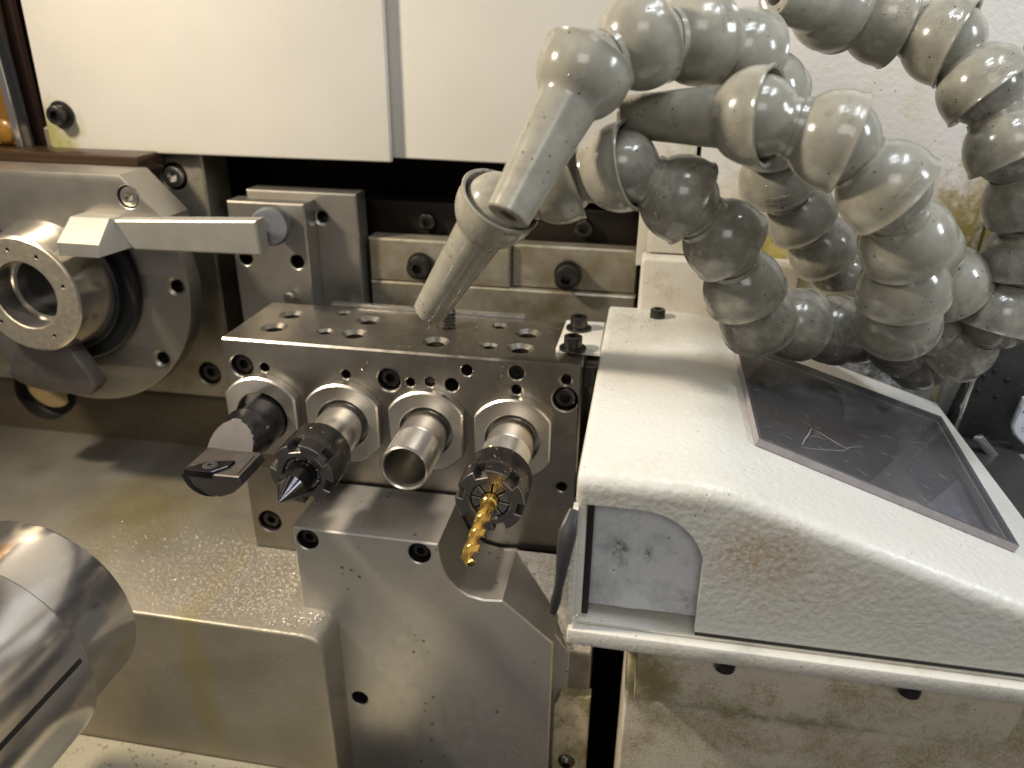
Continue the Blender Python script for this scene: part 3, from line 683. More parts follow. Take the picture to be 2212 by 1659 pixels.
# --- tool 1: boring bar
th = thing('boring_bar', 'dark boring bar with a stepped head and a triangular insert at far left', 'boring bar', (-120, -40, ZC-1))
xb, zb_ = -119.6, ZC-.6
def barsec(y, n=96):
    R_ = 11.7 if y > -19 else (11.7-1.1*min(1, (-19-y)/4)); out = []
    zc = 99 if y > -27 else (11.5+(y+27)*1.22 if y > -37 else -.7)
    for p in ring(R_, n):
        d = p[0]*math.cos(2.25)+p[1]*math.sin(2.25)
        if y > -18.9 and d > 9.2: p = (p[0]-math.cos(2.25)*(d-9.2), p[1]-math.sin(2.25)*(d-9.2))
        out.append((xb+p[0], y, zb_+min(p[1], zc)))
    return out
bm = B(); prev = None
for y in (20,-18.8,-19,-21,-23,-26.9,-27.1,-29,-31,-33,-35,-36.9,-37.1,-44,-56.5,-57.3):
    cur = [add(bm, q) for q in barsec(y)]
    if prev: strip(bm, prev, cur)
    prev = cur
bm.faces.new(prev); part('shank', bm, M_bar, th)
bm = B(); c2, s2 = math.cos(2.25), math.sin(2.25); o_ = Vector((xb+c2*9.25, 0, zb_+s2*9.25)); t2 = Vector((-s2, 0, c2))
bm.faces.new([add(bm, o_+t2*a+Vector((0,b,0))) for a, b in ((-6.9,5),(6.9,5),(6.9,-18.7),(-6.9,-18.7))]); part('shank_flat', bm, M_barflat, th)
bm = B(); A_l = []; B_l = []
for y in (-27.3,-28,-29,-30.5,-32,-34,-36,-37):
    zc = 11.5+(y+27)*1.22; hw_ = math.sqrt(max(10.55**2-zc*zc, .1)); A_l.append(add(bm, (xb-hw_, y-.08, zb_+zc+.06))); B_l.append(add(bm, (xb+hw_, y-.08, zb_+zc+.06)))
for k in range(7): bm.faces.new((A_l[k], A_l[k+1], B_l[k+1], B_l[k]))
part('step_face', bm, M_barflat, th)
hp_ = PY(-58, (396,1016), (440,1023), (516,1030), (524,1048), (505,1066), (478,1075), (448,1070), (418,1050))
bm = B(); 
hd = [(x, z) for x, z in hp_]
slab(bm, hd, 20, FRONT(-58), c=.5, steps=1); 
part('head', bm, steel('head_steel', (.15,.135,.125), (.09,.08,.075), .42, gstr=.08, stain=.5, ssize=6), th, 25)
zi = hd[1][1]
ins = [(hd[0][0]-.3,-58.2), (hd[0][0]+12.5,-58.2), (hd[0][0]+17,-52.5), (hd[0][0]+17.5,-47.5), (hd[0][0]+6.5,-50.5)]
bm = B(); slab(bm, rcorner(ins, .35, 2), 3.2, TOP(zi+1.3), c=.25); ob = part('insert', bm, M_carbide, th)
ic = (hd[0][0]+9.5, -53.6)
bm = B(); lathe(bm, [(3.0,.0),(3.0,.25),(2.3,.35),(2.1,-.3),(1.9,.5),(1.1,.5),(1.0,-.6)], AX((ic[0],ic[1],zi+1.3),(0,0,1)), 40, cap1=True); part('insert_screw', bm, M_barflat, th)
bm = B(); slab(bm, [(hd[2][0]-9,-45),(hd[2][0]-1.2,-57.5),(hd[2][0]-1.6,-41),(hd[2][0]-10,-41)], 3, TOP(zi+.7), c=.3); part('head_deck', bm, M_barflat, th)

# ================================================================== front bracket
ZB = -36; YK = P(632,1140,2,ZB).y
def kx(*p): return PY(YK, *p)
A_ = kx((632,1140),(946,1174))
arc = kx((946,1174),(947,1195),(953,1222),(966,1248),(986,1270),(1012,1287),(1045,1296),(1085,1298))
dg = kx((1195,1390))[0]; rb = kx((1190,1659))[0]
zt_ = (A_[0][1]+A_[1][1])/2
hs = kx((664,1166),(906,1196),(777,1508))
th = thing('front_bracket', 'milled steel bracket with a scooped corner below the gold drill', 'bracket', (-50, YK, -200))
body = [(A_[0][0],-200),(dg[0],-200),(dg[0],dg[1]),(arc[-1][0],arc[-1][1])]+[(x, z) for x, z in reversed(arc[1:-1])]+[(arc[0][0],zt_),(A_[0][0],zt_)]
bm = B(); slab(bm, body, -YK-.2, FRONT(YK), holes=[(hs[0][0],hs[0][1],5.2,6,.5),(hs[1][0],hs[1][1],5.2,6,.5),(hs[2][0],hs[2][1],4.2,10,.4)], c=.7); part('bracket_body', bm, M_bracket, th, 26)
for k in (0,1): place('socket_screw', SC_M5, th, AX((hs[k][0],YK+2.2,hs[k][1]),(0,-1,0)))
# side wedge
YS = YK+8
tipp = PY(YS, (1230,1412))[0]
bm = B(); slab(bm, [(dg[0]-12,-170),(tipp[0],-170),(tipp[0],tipp[1]),(dg[0]-2,dg[1]+1.0),(arc[-1][0]+6,arc[-1][1]-6),(dg[0]-12,dg[1])], 26, FRONT(YS), c=.4); part('side_wedge', bm, M_bracket, th)
th = thing('slide_block', 'sloping stained slide block between the bracket and the white cover', 'block', (20, -10, -140))
rr = PY(YS, (1277,1416), (1277,1484)); 
bm = B(); xl, xr2 = arc[-1][0]-6, rr[0][0]; zbk = -62
SIDE = Matrix(((0,0,1,xr2),(1,0,0,0),(0,1,0,0),(0,0,0,1)))
slab(bm, rcorner([(-2,zbk),(YS+.3,rr[0][1]),(YS+.3,-220),(-2,-220)], [0,3.5,0,0], 5), xr2-xl, SIDE, c=.6)
part('slide_body', bm, steel('salt_stained_steel', (.46,.42,.36), (.28,.23,.16), .5, (1,1,1), .8, .35, .6, 9), th)
n = N('white_residue'); a_ = n.noise(2.2, 6, .75)
res = n.set(Base_Color=n.mix(n.ramp(a_,.3,.7),(.62,.58,.50),(.40,.35,.26)), Roughness=.9, Normal=n.bump(n.noise(.7,3),.8,.4))
bm = B(); rnd = random.Random(3)
nrm = Vector((0, -(rr[0][1]-zbk), (YS+2))).normalized(); nrm = Vector((0,-abs(rr[0][1]-zbk), abs(YS+2))).normalized()
sl = lambda u, s: Vector((u, -2+(YS+2)*s, zbk+(rr[0][1]-zbk)*s))
for k in range(420):
    s = rnd.uniform(.1, .97); lo_ = xl+6+ (xr2-xl)*.42*s; u = lo_+abs(rnd.gauss(0, 2.2)) if k < 300 else rnd.uniform(xr2-6, xr2-1)
    if s > .8: u = rnd.uniform(lo_, xr2-1)
    p = sl(u, s); r = rnd.uniform(.3,.9)
    bmesh.ops.create_icosphere(bm, subdivisions=1, radius=r, matrix=Matrix.Translation(p) @ Matrix.Diagonal((1,.7,.8,1)))
part('residue', bm, res, th)['kind'] = 'stuff'
# painted bar with button screw
sp_ = PY(YS-1, (1200,1660),(1199,1510),(1212,1490),(1277,1494),(1270,1660)); bs = PY(YS-1, (1224,1631))[0]
th = thing('painted_bar', 'narrow stained painted bar with one dark button screw at the bottom edge', 'bar', (sp_[0][0]+9, YS-1, -200))
bm = B(); slab(bm, [(sp_[1][0],-200),(sp_[3][0],-200),(sp_[3][0],sp_[3][1]),(sp_[2][0],sp_[2][1]),(sp_[1][0],sp_[1][1])], 6, FRONT(YS-5), c=.9, steps=2); part('bar_body', bm, M_strip, th)
place('button_screw', SC_BTN, th, AX((bs[0]+.3,YS-8,bs[1]+1),(0,-1,0)))

# ================================================================== white cover
def cover():
    th = thing('white_cover', 'white textured sheet-metal cover with a window and an arched cut-out', 'cover', (110, -20, -15))
    XL, YFc, YBk, ZTc, KB, SL, RF = 36.6, -98.5, 66, 42.2, 80, .325, 5.5
    def ztop(x):
        if x < KB-9: return ZTc
        if x < KB+9: t = (x-(KB-9))/18; return ZTc-SL*9*t*t
        return ZTc-SL*(x-KB)
    def zbot(x):
        if x < 41.5: return 31.6
        if x <= 57: return 31.6
        if x <= 77.9:
            t = (x-57)/21.2; return 31.6-21*(1-math.sqrt(max(0, 1-t*t)))
        return -13.7
    xs = [XL, XL+.5, XL+1.4, XL+3, 41.5, 46, 52, 57, 60, 63, 66, 68.5, 71, 73, 74.8, 76.2, 77.2, 77.9, 78.15, 80, 83, 86, 89, 92, 98]+[98+k*9 for k in range(1, 19)]
    bm = B(); rows = []
    ysec = [YBk, YBk-1, 40, 20, 0, -20, -40, -60, -80, YFc+RF]
    for x in xs:
        z = ztop(x); e = max(0, 1.6-(x-XL)); rd = 1.6-math.sqrt(max(0, 1.6*1.6-e*e)) if e > 0 else 0
        col = [(x, y, z-rd) for y in ysec]
        for k in range(1, 7): a = k/6*PI/2; col.append((x, YFc+RF-RF*math.sin(a)+rd*math.sin(a), z-RF+RF*math.cos(a)-rd*math.cos(a)))
        zb0 = zbot(x); z1 = z-RF
        if zb0 > z1-1: zb0 = z1-1
        for k in range(1, 7): col.append((x, YFc+rd, z1+(zb0-z1)*k/6))
        rows.append([add(bm, p) for p in col])
    # right end corner cut: clip back rows beyond the slanted corner
    for A, B_ in zip(rows, rows[1:]):
        for k in range(len(A)-1): bm.faces.new((A[k], A[k+1], B_[k+1], B_[k]))
    # plan cut at the rear right corner
    q0 = Vector((0,0,0))
    n0 = Vector((-SL,0,-1)).normalized()
    def onslope(px, py):
        r = ray(px, py); p0 = Vector((KB,0,ZTc)); nn = Vector((SL,0,1)); t = (p0-CAM).dot(nn)/r.dot(nn); return CAM+r*t
    a_, b_ = onslope(2036,889), onslope(2212,1122)
    dirv = Vector((b_.x-a_.x, b_.y-a_.y, 0)); nrm = Vector((-dirv.y, dirv.x, 0)).normalized()
    if nrm.x < 0: nrm = -nrm
    bmesh.ops.bisect_plane(bm, geom=bm.verts[:]+bm.edges[:]+bm.faces[:], plane_co=a_, plane_no=nrm, clear_outer=True)
    me = bpy.data.meshes.new('tmp'); bmesh.ops.recalc_face_normals(bm, faces=bm.faces); 
    up = sum((f.normal.z for f in bm.faces)); 
    if up < 0: bmesh.ops.reverse_faces(bm, faces=bm.faces)
    bm.to_mesh(me); bm.free()
    # window prism
    wp = [onslope(px, py) for px, py in ((1578,742),(1627,964),(2197,1200),(2028,912),(1695,787))]
    cb = B(); nn = Vector((SL,0,1)).normalized(); ctr = sum(wp, Vector())/5
    wi = [ctr+(p-ctr)*.955 for p in wp]
    lo = [add(cb, p-nn*8) for p in wi]; hi = [add(cb, p+nn*8) for p in wi]; strip(cb, lo, hi); cb.faces.new(lo); cb.faces.new(hi); bmesh.ops.recalc_face_normals(cb, faces=cb.faces)
    mc = bpy.data.meshes.new('cut'); cb.to_mesh(mc); cb.free()
    o = bpy.data.objects.new('tmp', me); C.objects.link(o); oc = bpy.data.objects.new('cut', mc); C.objects.link(oc)
    m1 = o.modifiers.new('s', 'SOLIDIFY'); m1.thickness = 2.0; m1.offset = -1
    m2 = o.modifiers.new('b', 'BOOLEAN'); m2.operation = 'DIFFERENCE'; m2.object = oc; m2.solver = 'EXACT'
    dg_ = bpy.context.evaluated_depsgraph_get(); dg_.update(); m3 = bpy.data.meshes.new_from_object(o.evaluated_get(dg_))
    bpy.data.objects.remove(o); bpy.data.objects.remove(oc)
    bm = B(); bm.from_mesh(m3); bmesh.ops.remove_doubles(bm, verts=bm.verts, dist=.01)
    part('cover_sheet', bm, M_cover, th, 40)
    # acrylic pane standing on the window rim
    n = N('scratched_acrylic')
    t = n.n
    tr = t.new('ShaderNodeBsdfTransparent'); tr.inputs[0].default_value = (.62,.61,.64,1)
    gl = t.new('ShaderNodeBsdfGlossy'); gl.inputs['Roughness'].default_value = .06
    df = t.new('ShaderNodeBsdfDiffuse'); df.inputs[0].default_value = (.19,.185,.19,1)
    sc1 = n.noise(1.6, 4, .7, stretch=(.05,.9,1), rot=(0,0,.5)); sc2 = n.noise(2.5, 4, .7, stretch=(.9,.06,1), rot=(0,0,.2))
    scr = n.math('ADD', n.ramp(sc1, .66, .80, 0, .5), n.ramp(sc2, .68, .82, 0, .4))
    fac = n.math('ADD', n.math('ADD', scr, n.ramp(n.noise(40,3), .3, .7, .30, .42)), 0)
    fr = t.new('ShaderNodeFresnel'); fr.inputs[0].default_value = 1.25
    mx1 = t.new('ShaderNodeMixShader'); n.l.new(fac, mx1.inputs[0]); n.l.new(tr.outputs[0], mx1.inputs[1]); n.l.new(df.outputs[0], mx1.inputs[2])
    mx2 = t.new('ShaderNodeMixShader'); n.l.new(fr.outputs[0], mx2.inputs[0]); n.l.new(mx1.outputs[0], mx2.inputs[1]); n.l.new(gl.outputs[0], mx2.inputs[2])
    n.l.new(mx2.outputs[0], t['Material Output'].inputs[0]); nb = n.bump(scr, .3, .1); n.l.new(nb, gl.inputs['Normal'])
    bm = B(); ww = [p+nn*.2 for p in wp]
    inn = Vector((0,0,0)); top = [ctr+(p-ctr)*.985+nn*3.2 for p in wp]; bot = [ctr+(p-ctr)*.985+nn*.3 for p in wp]
    tv = [add(bm, p) for p in top]; bv = [add(bm, p) for p in bot]; bm.faces.new(tv)
    wpn = part('window_pane', bm, n.m, th)
    if wpn.data.polygons[0].normal.z < 0: wpn.data.flip_normals()
    bm = B(); tv = [add(bm, p) for p in top]; bv = [add(bm, p) for p in bot]; strip(bm, tv, bv)
    iv = [add(bm, ctr+(p-ctr)*.972-(ctr-ctr)) for p in top]; strip(bm, tv, iv)
    part('pane_edge', bm, simple('frosted_acrylic_edge', (.34,.315,.335), .3), th)
    top0 = top[0]; nrm_p = nn
    def onpane(px, py, h=.12):
        q = ray(px, py); t = ((top0+nn*h)-CAM).dot(nn)/q.dot(nn); return CAM+q*t
    white = simple('scratch_white', (.62,.60,.58), .6)
    bm = B()
    def hairline(pp, rad):
        prev = None
        for k, p in enumerate(pp):
            t_ = (pp[min(k+1, len(pp)-1)]-pp[max(k-1, 0)]).normalized(); sd = t_.cross(nn).normalized(); e = .35 if k in (0, len(pp)-1) else 1
            cur = [add(bm, p+sd*rad*e), add(bm, p+nn*rad*e), add(bm, p-sd*rad*e)]
            if prev: strip(bm, prev, cur)
            prev = cur
    rn = random.Random(5)
    for _ in range(230):
        x0 = rn.uniform(1600, 2160); y0 = rn.uniform(790, 1175); a = rn.gauss(.42, .25); L = rn.uniform(5, 34)
        # keep inside the pane outline
        pa, pb = (x0, y0), (x0+L*math.cos(a), y0+L*math.sin(a))
        ok = True
        for (ax_, ay_), (bx_, by_) in zip([(1590,760),(1638,955),(2180,1185),(2015,922),(1700,800)], [(1638,955),(2180,1185),(2015,922),(1700,800),(1590,760)]):
            for q_ in (pa, pb):
                if (bx_-ax_)*(q_[1]-ay_)-(by_-ay_)*(q_[0]-ax_) > 0: ok = False
        if ok: hairline([onpane(*pa), onpane((pa[0]+pb[0])/2+rn.uniform(-1,1), (pa[1]+pb[1])/2+rn.uniform(-1,1)), onpane(*pb)], rn.uniform(.015, .045))
    part('scratches', bm, white, th)['kind'] = 'stuff'
    bm = B(); cat_ = [[(1733,962),(1739,948),(1747,938),(1753,925)], [(1753,925),(1775,937),(1802,954),(1826,968),(1846,965),(1858,968)], [(1730,966),(1760,970),(1795,972),(1822,974),(1842,964)], [(1738,945),(1760,941),(1785,950)]]
    for pl_ in cat_: hairline([onpane(a, b, .2) for a, b in pl_], .13 if pl_ is cat_[0] else .06)
    part('deep_scratch', bm, white, th)
    # dark interior under the window
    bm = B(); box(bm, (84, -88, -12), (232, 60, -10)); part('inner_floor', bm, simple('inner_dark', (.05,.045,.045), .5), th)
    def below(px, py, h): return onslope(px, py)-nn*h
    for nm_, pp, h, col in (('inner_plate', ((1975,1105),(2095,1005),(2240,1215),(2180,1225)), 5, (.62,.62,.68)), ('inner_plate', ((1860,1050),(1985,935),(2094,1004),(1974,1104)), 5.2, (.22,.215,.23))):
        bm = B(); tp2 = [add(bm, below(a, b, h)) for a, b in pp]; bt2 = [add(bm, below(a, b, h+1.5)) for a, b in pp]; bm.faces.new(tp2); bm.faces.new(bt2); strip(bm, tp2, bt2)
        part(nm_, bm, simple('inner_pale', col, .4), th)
    # left side wall, arch surround
    bm = B(); box(bm, (XL+.3, YFc+1.6, -14.5), (XL+3.6, YBk-2, 39.6), .5); part('side_wall', bm, M_tray, th)
    bm = B(); box(bm, (XL+3.7, YFc+3, -14.5), (XL+5.8, YBk-10, 38)); part('groove_shade_strip', bm, M_void, th)  # black box painting the shade in the groove beside the wall
    # dented liner plate behind the arch
    bm = B(); nx, nz = 40, 40; g = []
    for i in range(nx+1):
        r_ = []
        for k in range(nz+1):
            x = 42.2+i*(80-42.2)/nx; z = -13.4+k*(36+13.4)/nz
            d = 2.6*math.exp(-(((x-51)/5)**2+((z-8)/8)**2)) + 1.2*math.exp(-(((x-61)/4)**2+((z-6)/10)**2)) - 1.2*math.exp(-(((x-56)/3)**2+((z-2)/14)**2))
            r_.append(add(bm, (x, -91+d, z)))
        g.append(r_)
    for i in range(nx):
        for k in range(nz): bm.faces.new((g[i][k], g[i+1][k], g[i+1][k+1], g[i][k+1]))
    part('liner_plate', bm, M_liner, th)
    # screw on top
    s = P(1420,685,2,ZTc); place('socket_screw', SC_M4, th, AX((s.x,s.y,ZTc+4.2),(0,0,1)))
    # tray below
    bm = B(); box(bm, (XL-.6, YFc-3.4, -23.5), (262, YFc+1.0, -16.9), 1.3); part('tray_lip', bm, M_tray, th)
    bm = B(); box(bm, (78.6, YFc+1.2, -17.6), (262, YFc+6, -13.0)); part('gap_shade_strip', bm, M_void, th)  # black strip added behind the gap to paint its shade
    bm = B(); box(bm, (XL+2, YFc+1.1, -23), (262, 60, -16.2), .3); part('tray_floor', bm, M_tray, th)
    bm = B(); box(bm, (XL-.7, YFc-2.6, -15.2), (XL+1.0, YFc+3, 30)); part('front_flange', bm, M_tray, th)
    # screws hanging under the lip
    for px, py in ((1563,1452),(1961,1500)):
        q = P(px, py, 1, YFc+.8); place('socket_screw', SC_M4, th, AX((q.x,YFc+.8,-28.2),(0,0,-1)))
    return th
cover()
# tab with two bolts
th = thing('bolt_tab', 'cream painted tab with two black washered bolts between block and cover', 'bracket', (24, 32, ZT))
tp = PZ(ZT+2.2, (1224,690),(1200,752),(1282,764),(1300,697))
bm = B(); slab(bm, rcorner([(tp[1][0],tp[1][1]),(36.2,tp[1][1]-.5),(36.2,tp[0][1]),(tp[0][0],tp[0][1])], [1.5,.2,.2,1.5], 4), 2.1, TOP(ZT+2.2), c=.6, steps=3); part('tab_plate', bm, M_tray, th)
for px, py in ((1251,694),(1238,737)):
    q = P(px, py, 2, ZT+6); x, y = q.x, q.y
    bm = B(); lathe(bm, [(6.0,0),(6.1,.4),(5.9,1.0),(4.4,1.2)], AX((x,y,ZT+2.3),(0,0,1)), 40, cap1=True); part('washer', bm, M_black, th)
    place('socket_screw', SC_M5, th, AX((x,y,ZT+8.6),(0,0,1)))
bm = B(); box(bm, (30.2,2,26), (36,20,35.5), .5); solo('dark_spacer', bm, M_black, 'small black spacer in the gap at the right end of the tool block', 'spacer')

# rubber strip
bm = B()
pts = [D(1240,1100,238), D(1226,1150,236), D(1218,1200,237), D(1208,1265,240), D(1200,1300,243), D(1194,1326,245)]
wd = [2.2, 4.6, 3.6, 2.2, 2.6, 1.8]; th_ = [.8,1.3,1.2,.9,1.1,.5]
rows = []
for k, p in enumerate(pts):
    t_ = (pts[min(k+1,5)]-pts[max(k-1,0)]).normalized(); sx_ = t_.cross(FW).normalized(); sy_ = t_.cross(sx_)
    rows.append([add(bm, p+sx_*wd[k]*.5*math.cos(a)*1.3+sy_*th_[k]*math.sin(a)) for a in [2*PI*j/14 for j in range(14)]])
for a, b in zip(rows, rows[1:]): strip(bm, a, b)
bm.faces.new(rows[0]); bm.faces.new(rows[-1]); bmesh.ops.subdivide_edges(bm, edges=[e for e in bm.edges], cuts=1, smooth=.6)
solo('rubber_strip', bm, M_rubber, 'torn black rubber strip hanging from the left edge of the white cover', 'strip', sharp=80)

# lower right casting
YL = -84
l0 = PY(YL, (1352,1420),(1337,1659),(1368,1517),(2165,1618),(2212,1510))
th = thing('lower_casting', 'oil-stained painted casting under the white cover at lower right', 'casting', (140, YL, -200))
xl = (l0[0][0]+l0[1][0])/2
bm = B(); slab(bm, [(xl,-200),(420,-200),(420,-20),(xl,-20)], 60, FRONT(YL), c=1.8, steps=3); part('casting_body', bm, M_dirty_shaded, th)
pz = PY(YL-10, (1368,1516),(2163,1617),(2208,1513)); zlo = (pz[0][1]+pz[1][1])/2
bm = B(); slab(bm, [(pz[0][0],zlo),(pz[1][0],zlo),(pz[2][0]+1.5,zlo+15),(pz[2][0]+1.5,-24.2),(pz[0][0],-24.2)], 9.6, FRONT(YL-10), c=.7, steps=2); part('hanging_plate', bm, M_dirty_shaded, th)

# far right dark plates
def onp(y, *p): return PY(y, *p)
th = thing('black_backplate', 'black mottled plate with small rivets at the right edge behind the cover', 'plate', (225, 60, -40))
q = onp(58, (2047,900),(2125,770),(2212,700),(2212,1090),(2110,960))
bm = B(); slab(bm, [(q[0][0],-60),(q[0][0]+1.5,q[0][1]),(q[1][0],q[1][1]+10),(300,60),(300,-60)], 5, FRONT(58), c=1, steps=2); part('plate_sheet', bm, M_blackplate, th)
rv = bmesh.new(); lathe(rv, [(1.2,0),(1.0,.6),(.5,.9)], Matrix(), 12, cap1=True); RV = mesh('rivet', rv, M_black)
for px, py in ((2126,812),(2113,843),(2152,857),(2150,800),(2176,820)):
    x, z = onp(58, (px,py))[0]; place('rivet', RV, th, AX((x,58,z),(0,-1,0)))
bm = B(); slab(bm, [(q[0][0]-1.5,-60),(q[0][0]+.6,-60),(q[1][0]-.2,q[1][1]+8),(q[1][0]-2,q[1][1]+8)], 6, FRONT(55), c=.5, steps=2); part('bright_edge', bm, M_sub, th)
q = onp(46, (2186,922),(2212,862),(2260,850),(2260,990),(2212,962),(2190,940))
bm = B(); slab(bm, q, 2.5, FRONT(46), c=.8); solo('speckled_block', bm, M_speck, 'white speckled block at the right edge above the silver rail', 'block')
a_ = P(2113,945,1,44); b_ = P(2250,1115,1,44)
bm = B(); lathe(bm, [(2.2,0),(2.4,1),(2.4,(b_-a_).length)], AX(a_, b_-a_), 20, cap0=True); solo('silver_rail', bm, M_sub, 'thin silver rail slanting down at the right edge beside the cover', 'rail')
bm = B(); box(bm, (128, 68, 0), (190, 76, 32), 2); solo('mottled_plate', bm, paint('mottled_grey', (.36,.38,.40), 3, .3, .4, (.04,.04,.035), .95, 9, thresh=(.42,.6)), 'mottled grey plate glimpsed under the hose bases beside the window', 'plate')

# ================================================================== segmented coolant hoses
R0, RB, RN = 14.9, 12.5, 9.0
def nozzle_mesh(L, r1=6.9, rb=9.9):
    bm = B(); pr = [(3.0,-L+9),(3.1,-L+.3),(3.6,-L),(r1-.5,-L),(r1,-L+.5)]
    zc = -math.sqrt(R0**2-rb**2)
    pr += [(r1+(rb-r1)*.9, zc-2), (rb, zc-.2)]
    for k in range(1, 13):
        z = zc+(2.4-zc)*k/12; pr.append((math.sqrt(max(R0**2-z*z, 1)) if z < 0 else R0, z))
    pr += [(R0+.45, 3.6), (R0+.1, 4.1), (R0-1.0, 3.7)]
    ri = RB+.35
    for z in (0, -6): pr.append((math.sqrt(ri*ri-z*z), z))
    lathe(bm, pr, Matrix(), 56, cap0=True); return bm
def seg_bm(Lp):
    """ball centre at the origin, cup centre at w = Lp"""
    bm = B(); pr = []
    zb0 = -6.5; zb1 = math.sqrt(RB**2-RN**2)
    pr.append((6.5, zb0-2)); 
    for k in range(11): z = zb0+(zb1-zb0)*k/10; pr.append((math.sqrt(RB**2-z*z), z))
    zc = Lp-math.sqrt(R0**2-(RN+.6)**2)
    pr += [(RN-.15, zb1+.4), (RN-.15, max(zb1+.5, zc-2.0)), (RN+.45, max(zb1+.6, zc-1.8)), (RN+.6, max(zb1+.8, zc))]
    for k in range(1, 13):
        z = (zc-Lp)+(2.4-(zc-Lp))*k/12; pr.append((math.sqrt(max(R0**2-z*z, 1)) if z < 0 else R0, Lp+z))
    pr += [(R0+.45, Lp+3.6), (R0+.1, Lp+4.1), (R0-1.0, Lp+3.7)]
    ri = RB+.35
    for z in (0, -6): pr.append((math.sqrt(ri*ri-z*z), Lp+z))
    lathe(bm, pr, Matrix(), 56); return bm
_txt = {}
def lettering(Lp, phi):
    out = B()
    for s, size, dz in (('CEDERBERG INC.', 1.75, -3.6), ('MPLS. MN.', 1.75, -1.2)):
        if s not in _txt: _txt[s] = text_bm(s, size, .16)
        for f in _txt[s].faces: pass
        me = bpy.data.meshes.new('x'); _txt[s].to_mesh(me); b2 = B(); b2.from_mesh(me); bpy.data.meshes.remove(me)
        for v in b2.verts:
            z = 1.3+dz - v.co.y*0 + 0; zz = z-v.co.y*-1*-1
            r = (math.sqrt(R0*R0-zz*zz) if zz < 0 else R0)+v.co.z*.9
            a = phi+v.co.x*.92/R0
            v.co = Vector((r*math.cos(a), r*math.sin(a), Lp+zz))
        m2 = bpy.data.meshes.new('y'); b2.to_mesh(m2); b2.free(); out.from_mesh(m2); bpy.data.meshes.remove(m2)
    return out
def frame(o, d, roll=0):
    M = AX((0,0,0), d, (0.13,.2,1)); M = M @ Matrix.Rotation(roll, 4, 'Z'); M.translation = Vector(o); return M
def scaleM(M, org):
    L = M.copy(); L.translation = (M.translation-Vector(org))*S; return L
def hose(label, tip, nodes, letters=(), grime=(), pitch=25.5):
    """tip (px,py,depth) or None; nodes: cup centres as (px,py,depth); depth is eased so that neighbours sit one pitch apart"""
    pts = [D(*nodes[0])]
    for k in range(1, len(nodes)):               # next cup sits one pitch on, nearer (-) or farther (+)
        px, py, sg = nodes[k]; r = ray(px, py); p0 = pts[-1]
        rr_ = r.dot(r); b2 = (CAM-p0).dot(r)/rr_; c2 = ((CAM-p0).dot(CAM-p0)-pitch**2)/rr_; disc = b2*b2-c2
        pts.append(CAM+r*(-b2+(sg*math.sqrt(disc) if disc > 0 else 0)))
    base = min(pts, key=lambda p: p.z)
    th = thing('coolant_hose', label, 'coolant hose', tuple(pts[-1]), 'grey segmented coolant hoses')
    org = th['_o']
    if tip:
        tp_ = D(*tip); L = (pts[0]-tp_).length; M = frame(pts[0], pts[0]-tp_)
        o = link('nozzle', mesh('nozzle', nozzle_mesh(L), M_hose, sharp=38), th, scaleM(M, org)); o['grime'] = .12
    for k in range(1, len(pts)):
        a, b = pts[k-1], pts[k]; L = (b-a).length
        M = frame(a, b-a, k*1.3); o = link('segment', mesh('segment', seg_bm(L), M_hose, sharp=38), th, scaleM(M, org))
        o['grime'] = grime[k] if k < len(grime) else .2
        if k in letters:
            loc = M.inverted() @ CAM; loc = Vector((loc.x, loc.y)); phi = math.atan2(loc.y, loc.x)+letters[k]
            l = link('embossed_lettering', mesh('embossed_lettering', lettering(L, phi), M_water), o)
    print('HOSE', label[:20], [tuple(round(q) for q in p) for p in pts], [round((pts[k]-pts[k-1]).length,1) for k in range(1,len(pts))])
    return th
hose('grey segmented hose arching over the top, its nozzle crossing in front of the cream panels', (1096,468,233),
     [(1262,155,237),(1388,88,1),(1512,82,1),(1608,118,1),(1655,200,1),(1668,290,1),(1676,388,1),(1728,465,1),(1778,537,1),(1830,608,1),(1860,690,1)],
     letters={2:-.5, 6:0}, grime=(0,.05,.05,.1,.1,.3,.35,.4,.5,.5,.5), pitch=22.5)
hose('grey segmented hose whose nozzle points down at the threaded stud on the tool block', (928,672,318),
     [(1072,448,275),(1212,392,-.6),(1345,362,-1),(1474,430,1),(1566,520,1),(1606,622,1),(1636,690,1),(1718,700,1),(1796,712,1),(1850,715,1)],
     letters={2:.1}, grime=(0,.1,.1,.6,.6,.5,.7,.7,.8,.8), pitch=23.5)
hose('grey segmented hose whose nozzle points left, curling down in the middle of the tangle', (1350,252,262),
     [(1638,252,237),(1808,304,.4),(1917,408,.5),(1958,520,1),(1950,625,.6),(1940,690,1)],
     letters={1:-.6, 2:-.3}, grime=(0,.02,.02,.1,.1,.3), pitch=25)
hose('grey segmented hose entering at the top right corner and curving down the right edge', (1672,-10,258),
     [(1800,16,275),(1915,47,.5),(2045,88,-.3),(2126,190,-.2),(2184,318,.3),(2224,432,.7),(2214,560,.8),(2160,684,.6),(2068,744,1),(1986,766,1)],
     letters={1:-.5, 2:-.45, 3:-.45}, grime=(0,.3,.3,.3,.5,.6,.7,.7,.7,.8), pitch=23)
hose('short run of grey hose links showing behind the middle hose', None,
     [(2000,540,278),(2046,612,1),(2010,690,1),(1950,740,1)], grime=(0,.1,.4,.7), pitch=23)

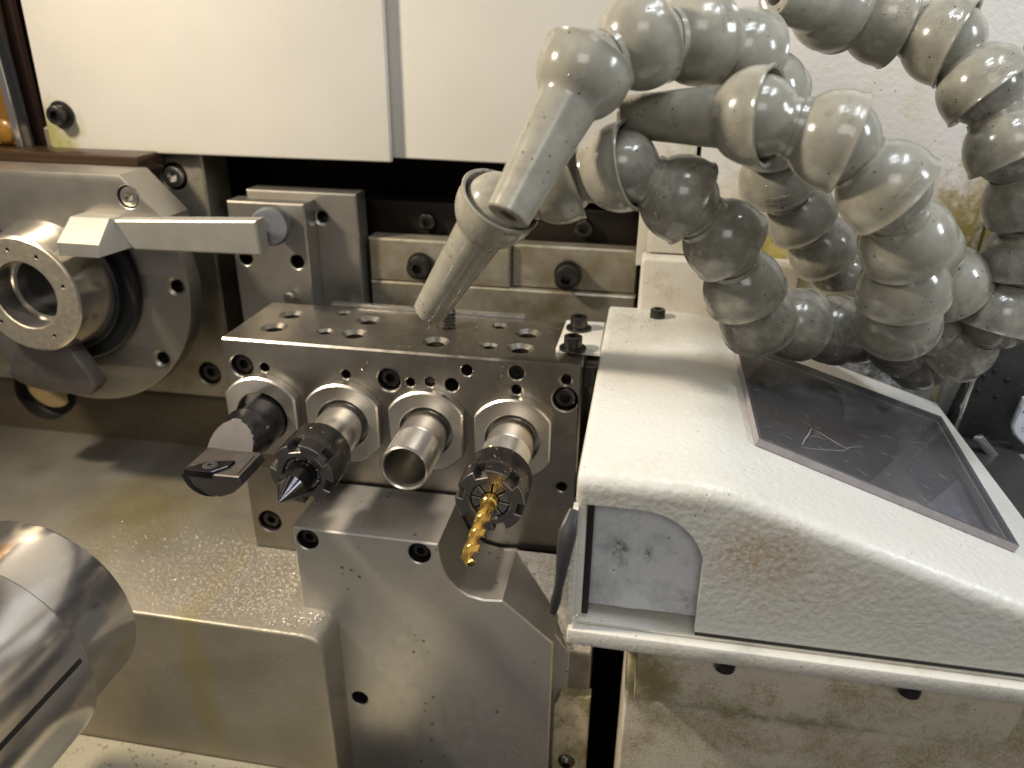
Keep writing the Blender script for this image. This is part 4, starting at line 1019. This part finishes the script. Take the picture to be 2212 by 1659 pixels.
# ================================================================== swarf
def chips(name, n_, gen, mat, label, size=(.25,.9), seed=1):
    rnd = random.Random(seed); bm = B()
    for _ in range(n_):
        p, nr = gen(rnd); s = rnd.uniform(*size)
        t = Vector((rnd.gauss(0,1), rnd.gauss(0,1), rnd.gauss(0,1))); t = (t-nr*t.dot(nr)).normalized(); b = nr.cross(t)
        w_ = s*rnd.uniform(.15,.45); cur = rnd.uniform(-.9,.9)
        vv = []
        for k in range(4):
            u = (k/3-.5)*s*2; c = p+nr*(.12+abs(rnd.gauss(0,.15)))+t*u+b*cur*(u*u/s)
            vv.append((add(bm, c-b*w_*.5), add(bm, c+b*w_*.5+nr*w_*.5)))
        for a, c in zip(vv, vv[1:]): bm.faces.new((a[0], c[0], c[1], a[1]))
    o = link(name, mesh(name, bm, mat)); o['kind'] = 'stuff'; tag(o, label, 'chips'); return o
Zu = Vector((0,0,1)); Yf = Vector((0,-1,0))
chips('metal_chips', 170, lambda r: (Vector((r.uniform(-60,28), r.uniform(2,50), ZT)), Zu), M_chip, 'bright brass-coloured chips scattered on the tool block top', (.25,.8), 2)
chips('metal_chips', 160, lambda r: (Vector((r.uniform(-135,28), -.1, r.uniform(-28,34))), Yf), M_chip, 'bright specks of swarf stuck to the front of the tool block', (.15,.5), 3)
chips('metal_chips', 190, lambda r: (Vector((38+abs(r.gauss(0,16)), 62-abs(r.gauss(0,26)), 42.3)), Zu), M_chipdark, 'dark chips and grit lying on top of the white cover', (.15,.5), 4)
chips('metal_chips', 90, lambda r: (Vector((r.uniform(-94,20), YK-.1, r.uniform(-150,-45))), Yf), M_chip, 'tiny bright specks on the face of the milled bracket', (.15,.45), 5)
chips('metal_chips', 26, lambda r: (Vector((r.uniform(40,180), -102, r.uniform(-23,-15))), Yf), M_chipdark, 'dark grit along the white tray lip', (.15,.5), 6)
def around(x, yr, r0):
    def g(r):
        a = r.uniform(0, PI); y = r.uniform(*yr); n_ = Vector((math.cos(a),0,math.sin(a))); return Vector((x,y,ZC))+n_*r0, n_
    return g
chips('metal_chips', 50, around(0, (-54,-36), 14.1), M_chip, 'golden swarf on the nut around the gold drill', (.2,.7), 7)
chips('metal_chips', 36, around(-80, (-50,-31), 14.1), M_chip, 'golden swarf on the nut around the spot drill', (.2,.7), 8)
rnd = random.Random(11); bm = B()
for _ in range(4200):
    x = -80-abs(rnd.gauss(0, 55)); y = rnd.uniform(YF+2, 0)+abs(rnd.gauss(0, 8)); rr = rnd.uniform(.16, .48)
    if x > xr_f-5 or (x > -101 and y > YK-1) or y > 40: continue
    bmesh.ops.create_icosphere(bm, subdivisions=1, radius=rr, matrix=Matrix.Translation((x, y, ZF+.0)) @ Matrix.Diagonal((1,1,.6,1)))
o = link('sparkle_droplets', mesh('sparkle_droplets', bm, steel('pale_sparkle_metal', (.97,.93,.84), (.92,.87,.75), .22, stain=0, gstr=0, rvar=0), sharp=180)); o['kind'] = 'stuff'  # near-white metal droplets added so the floor sparkles
tag(o, 'pale glossy droplets added as sparkle on the floor casting beside the bracket', 'droplets')
for o in bpy.data.objects:
    if '_o' in o: del o['_o']
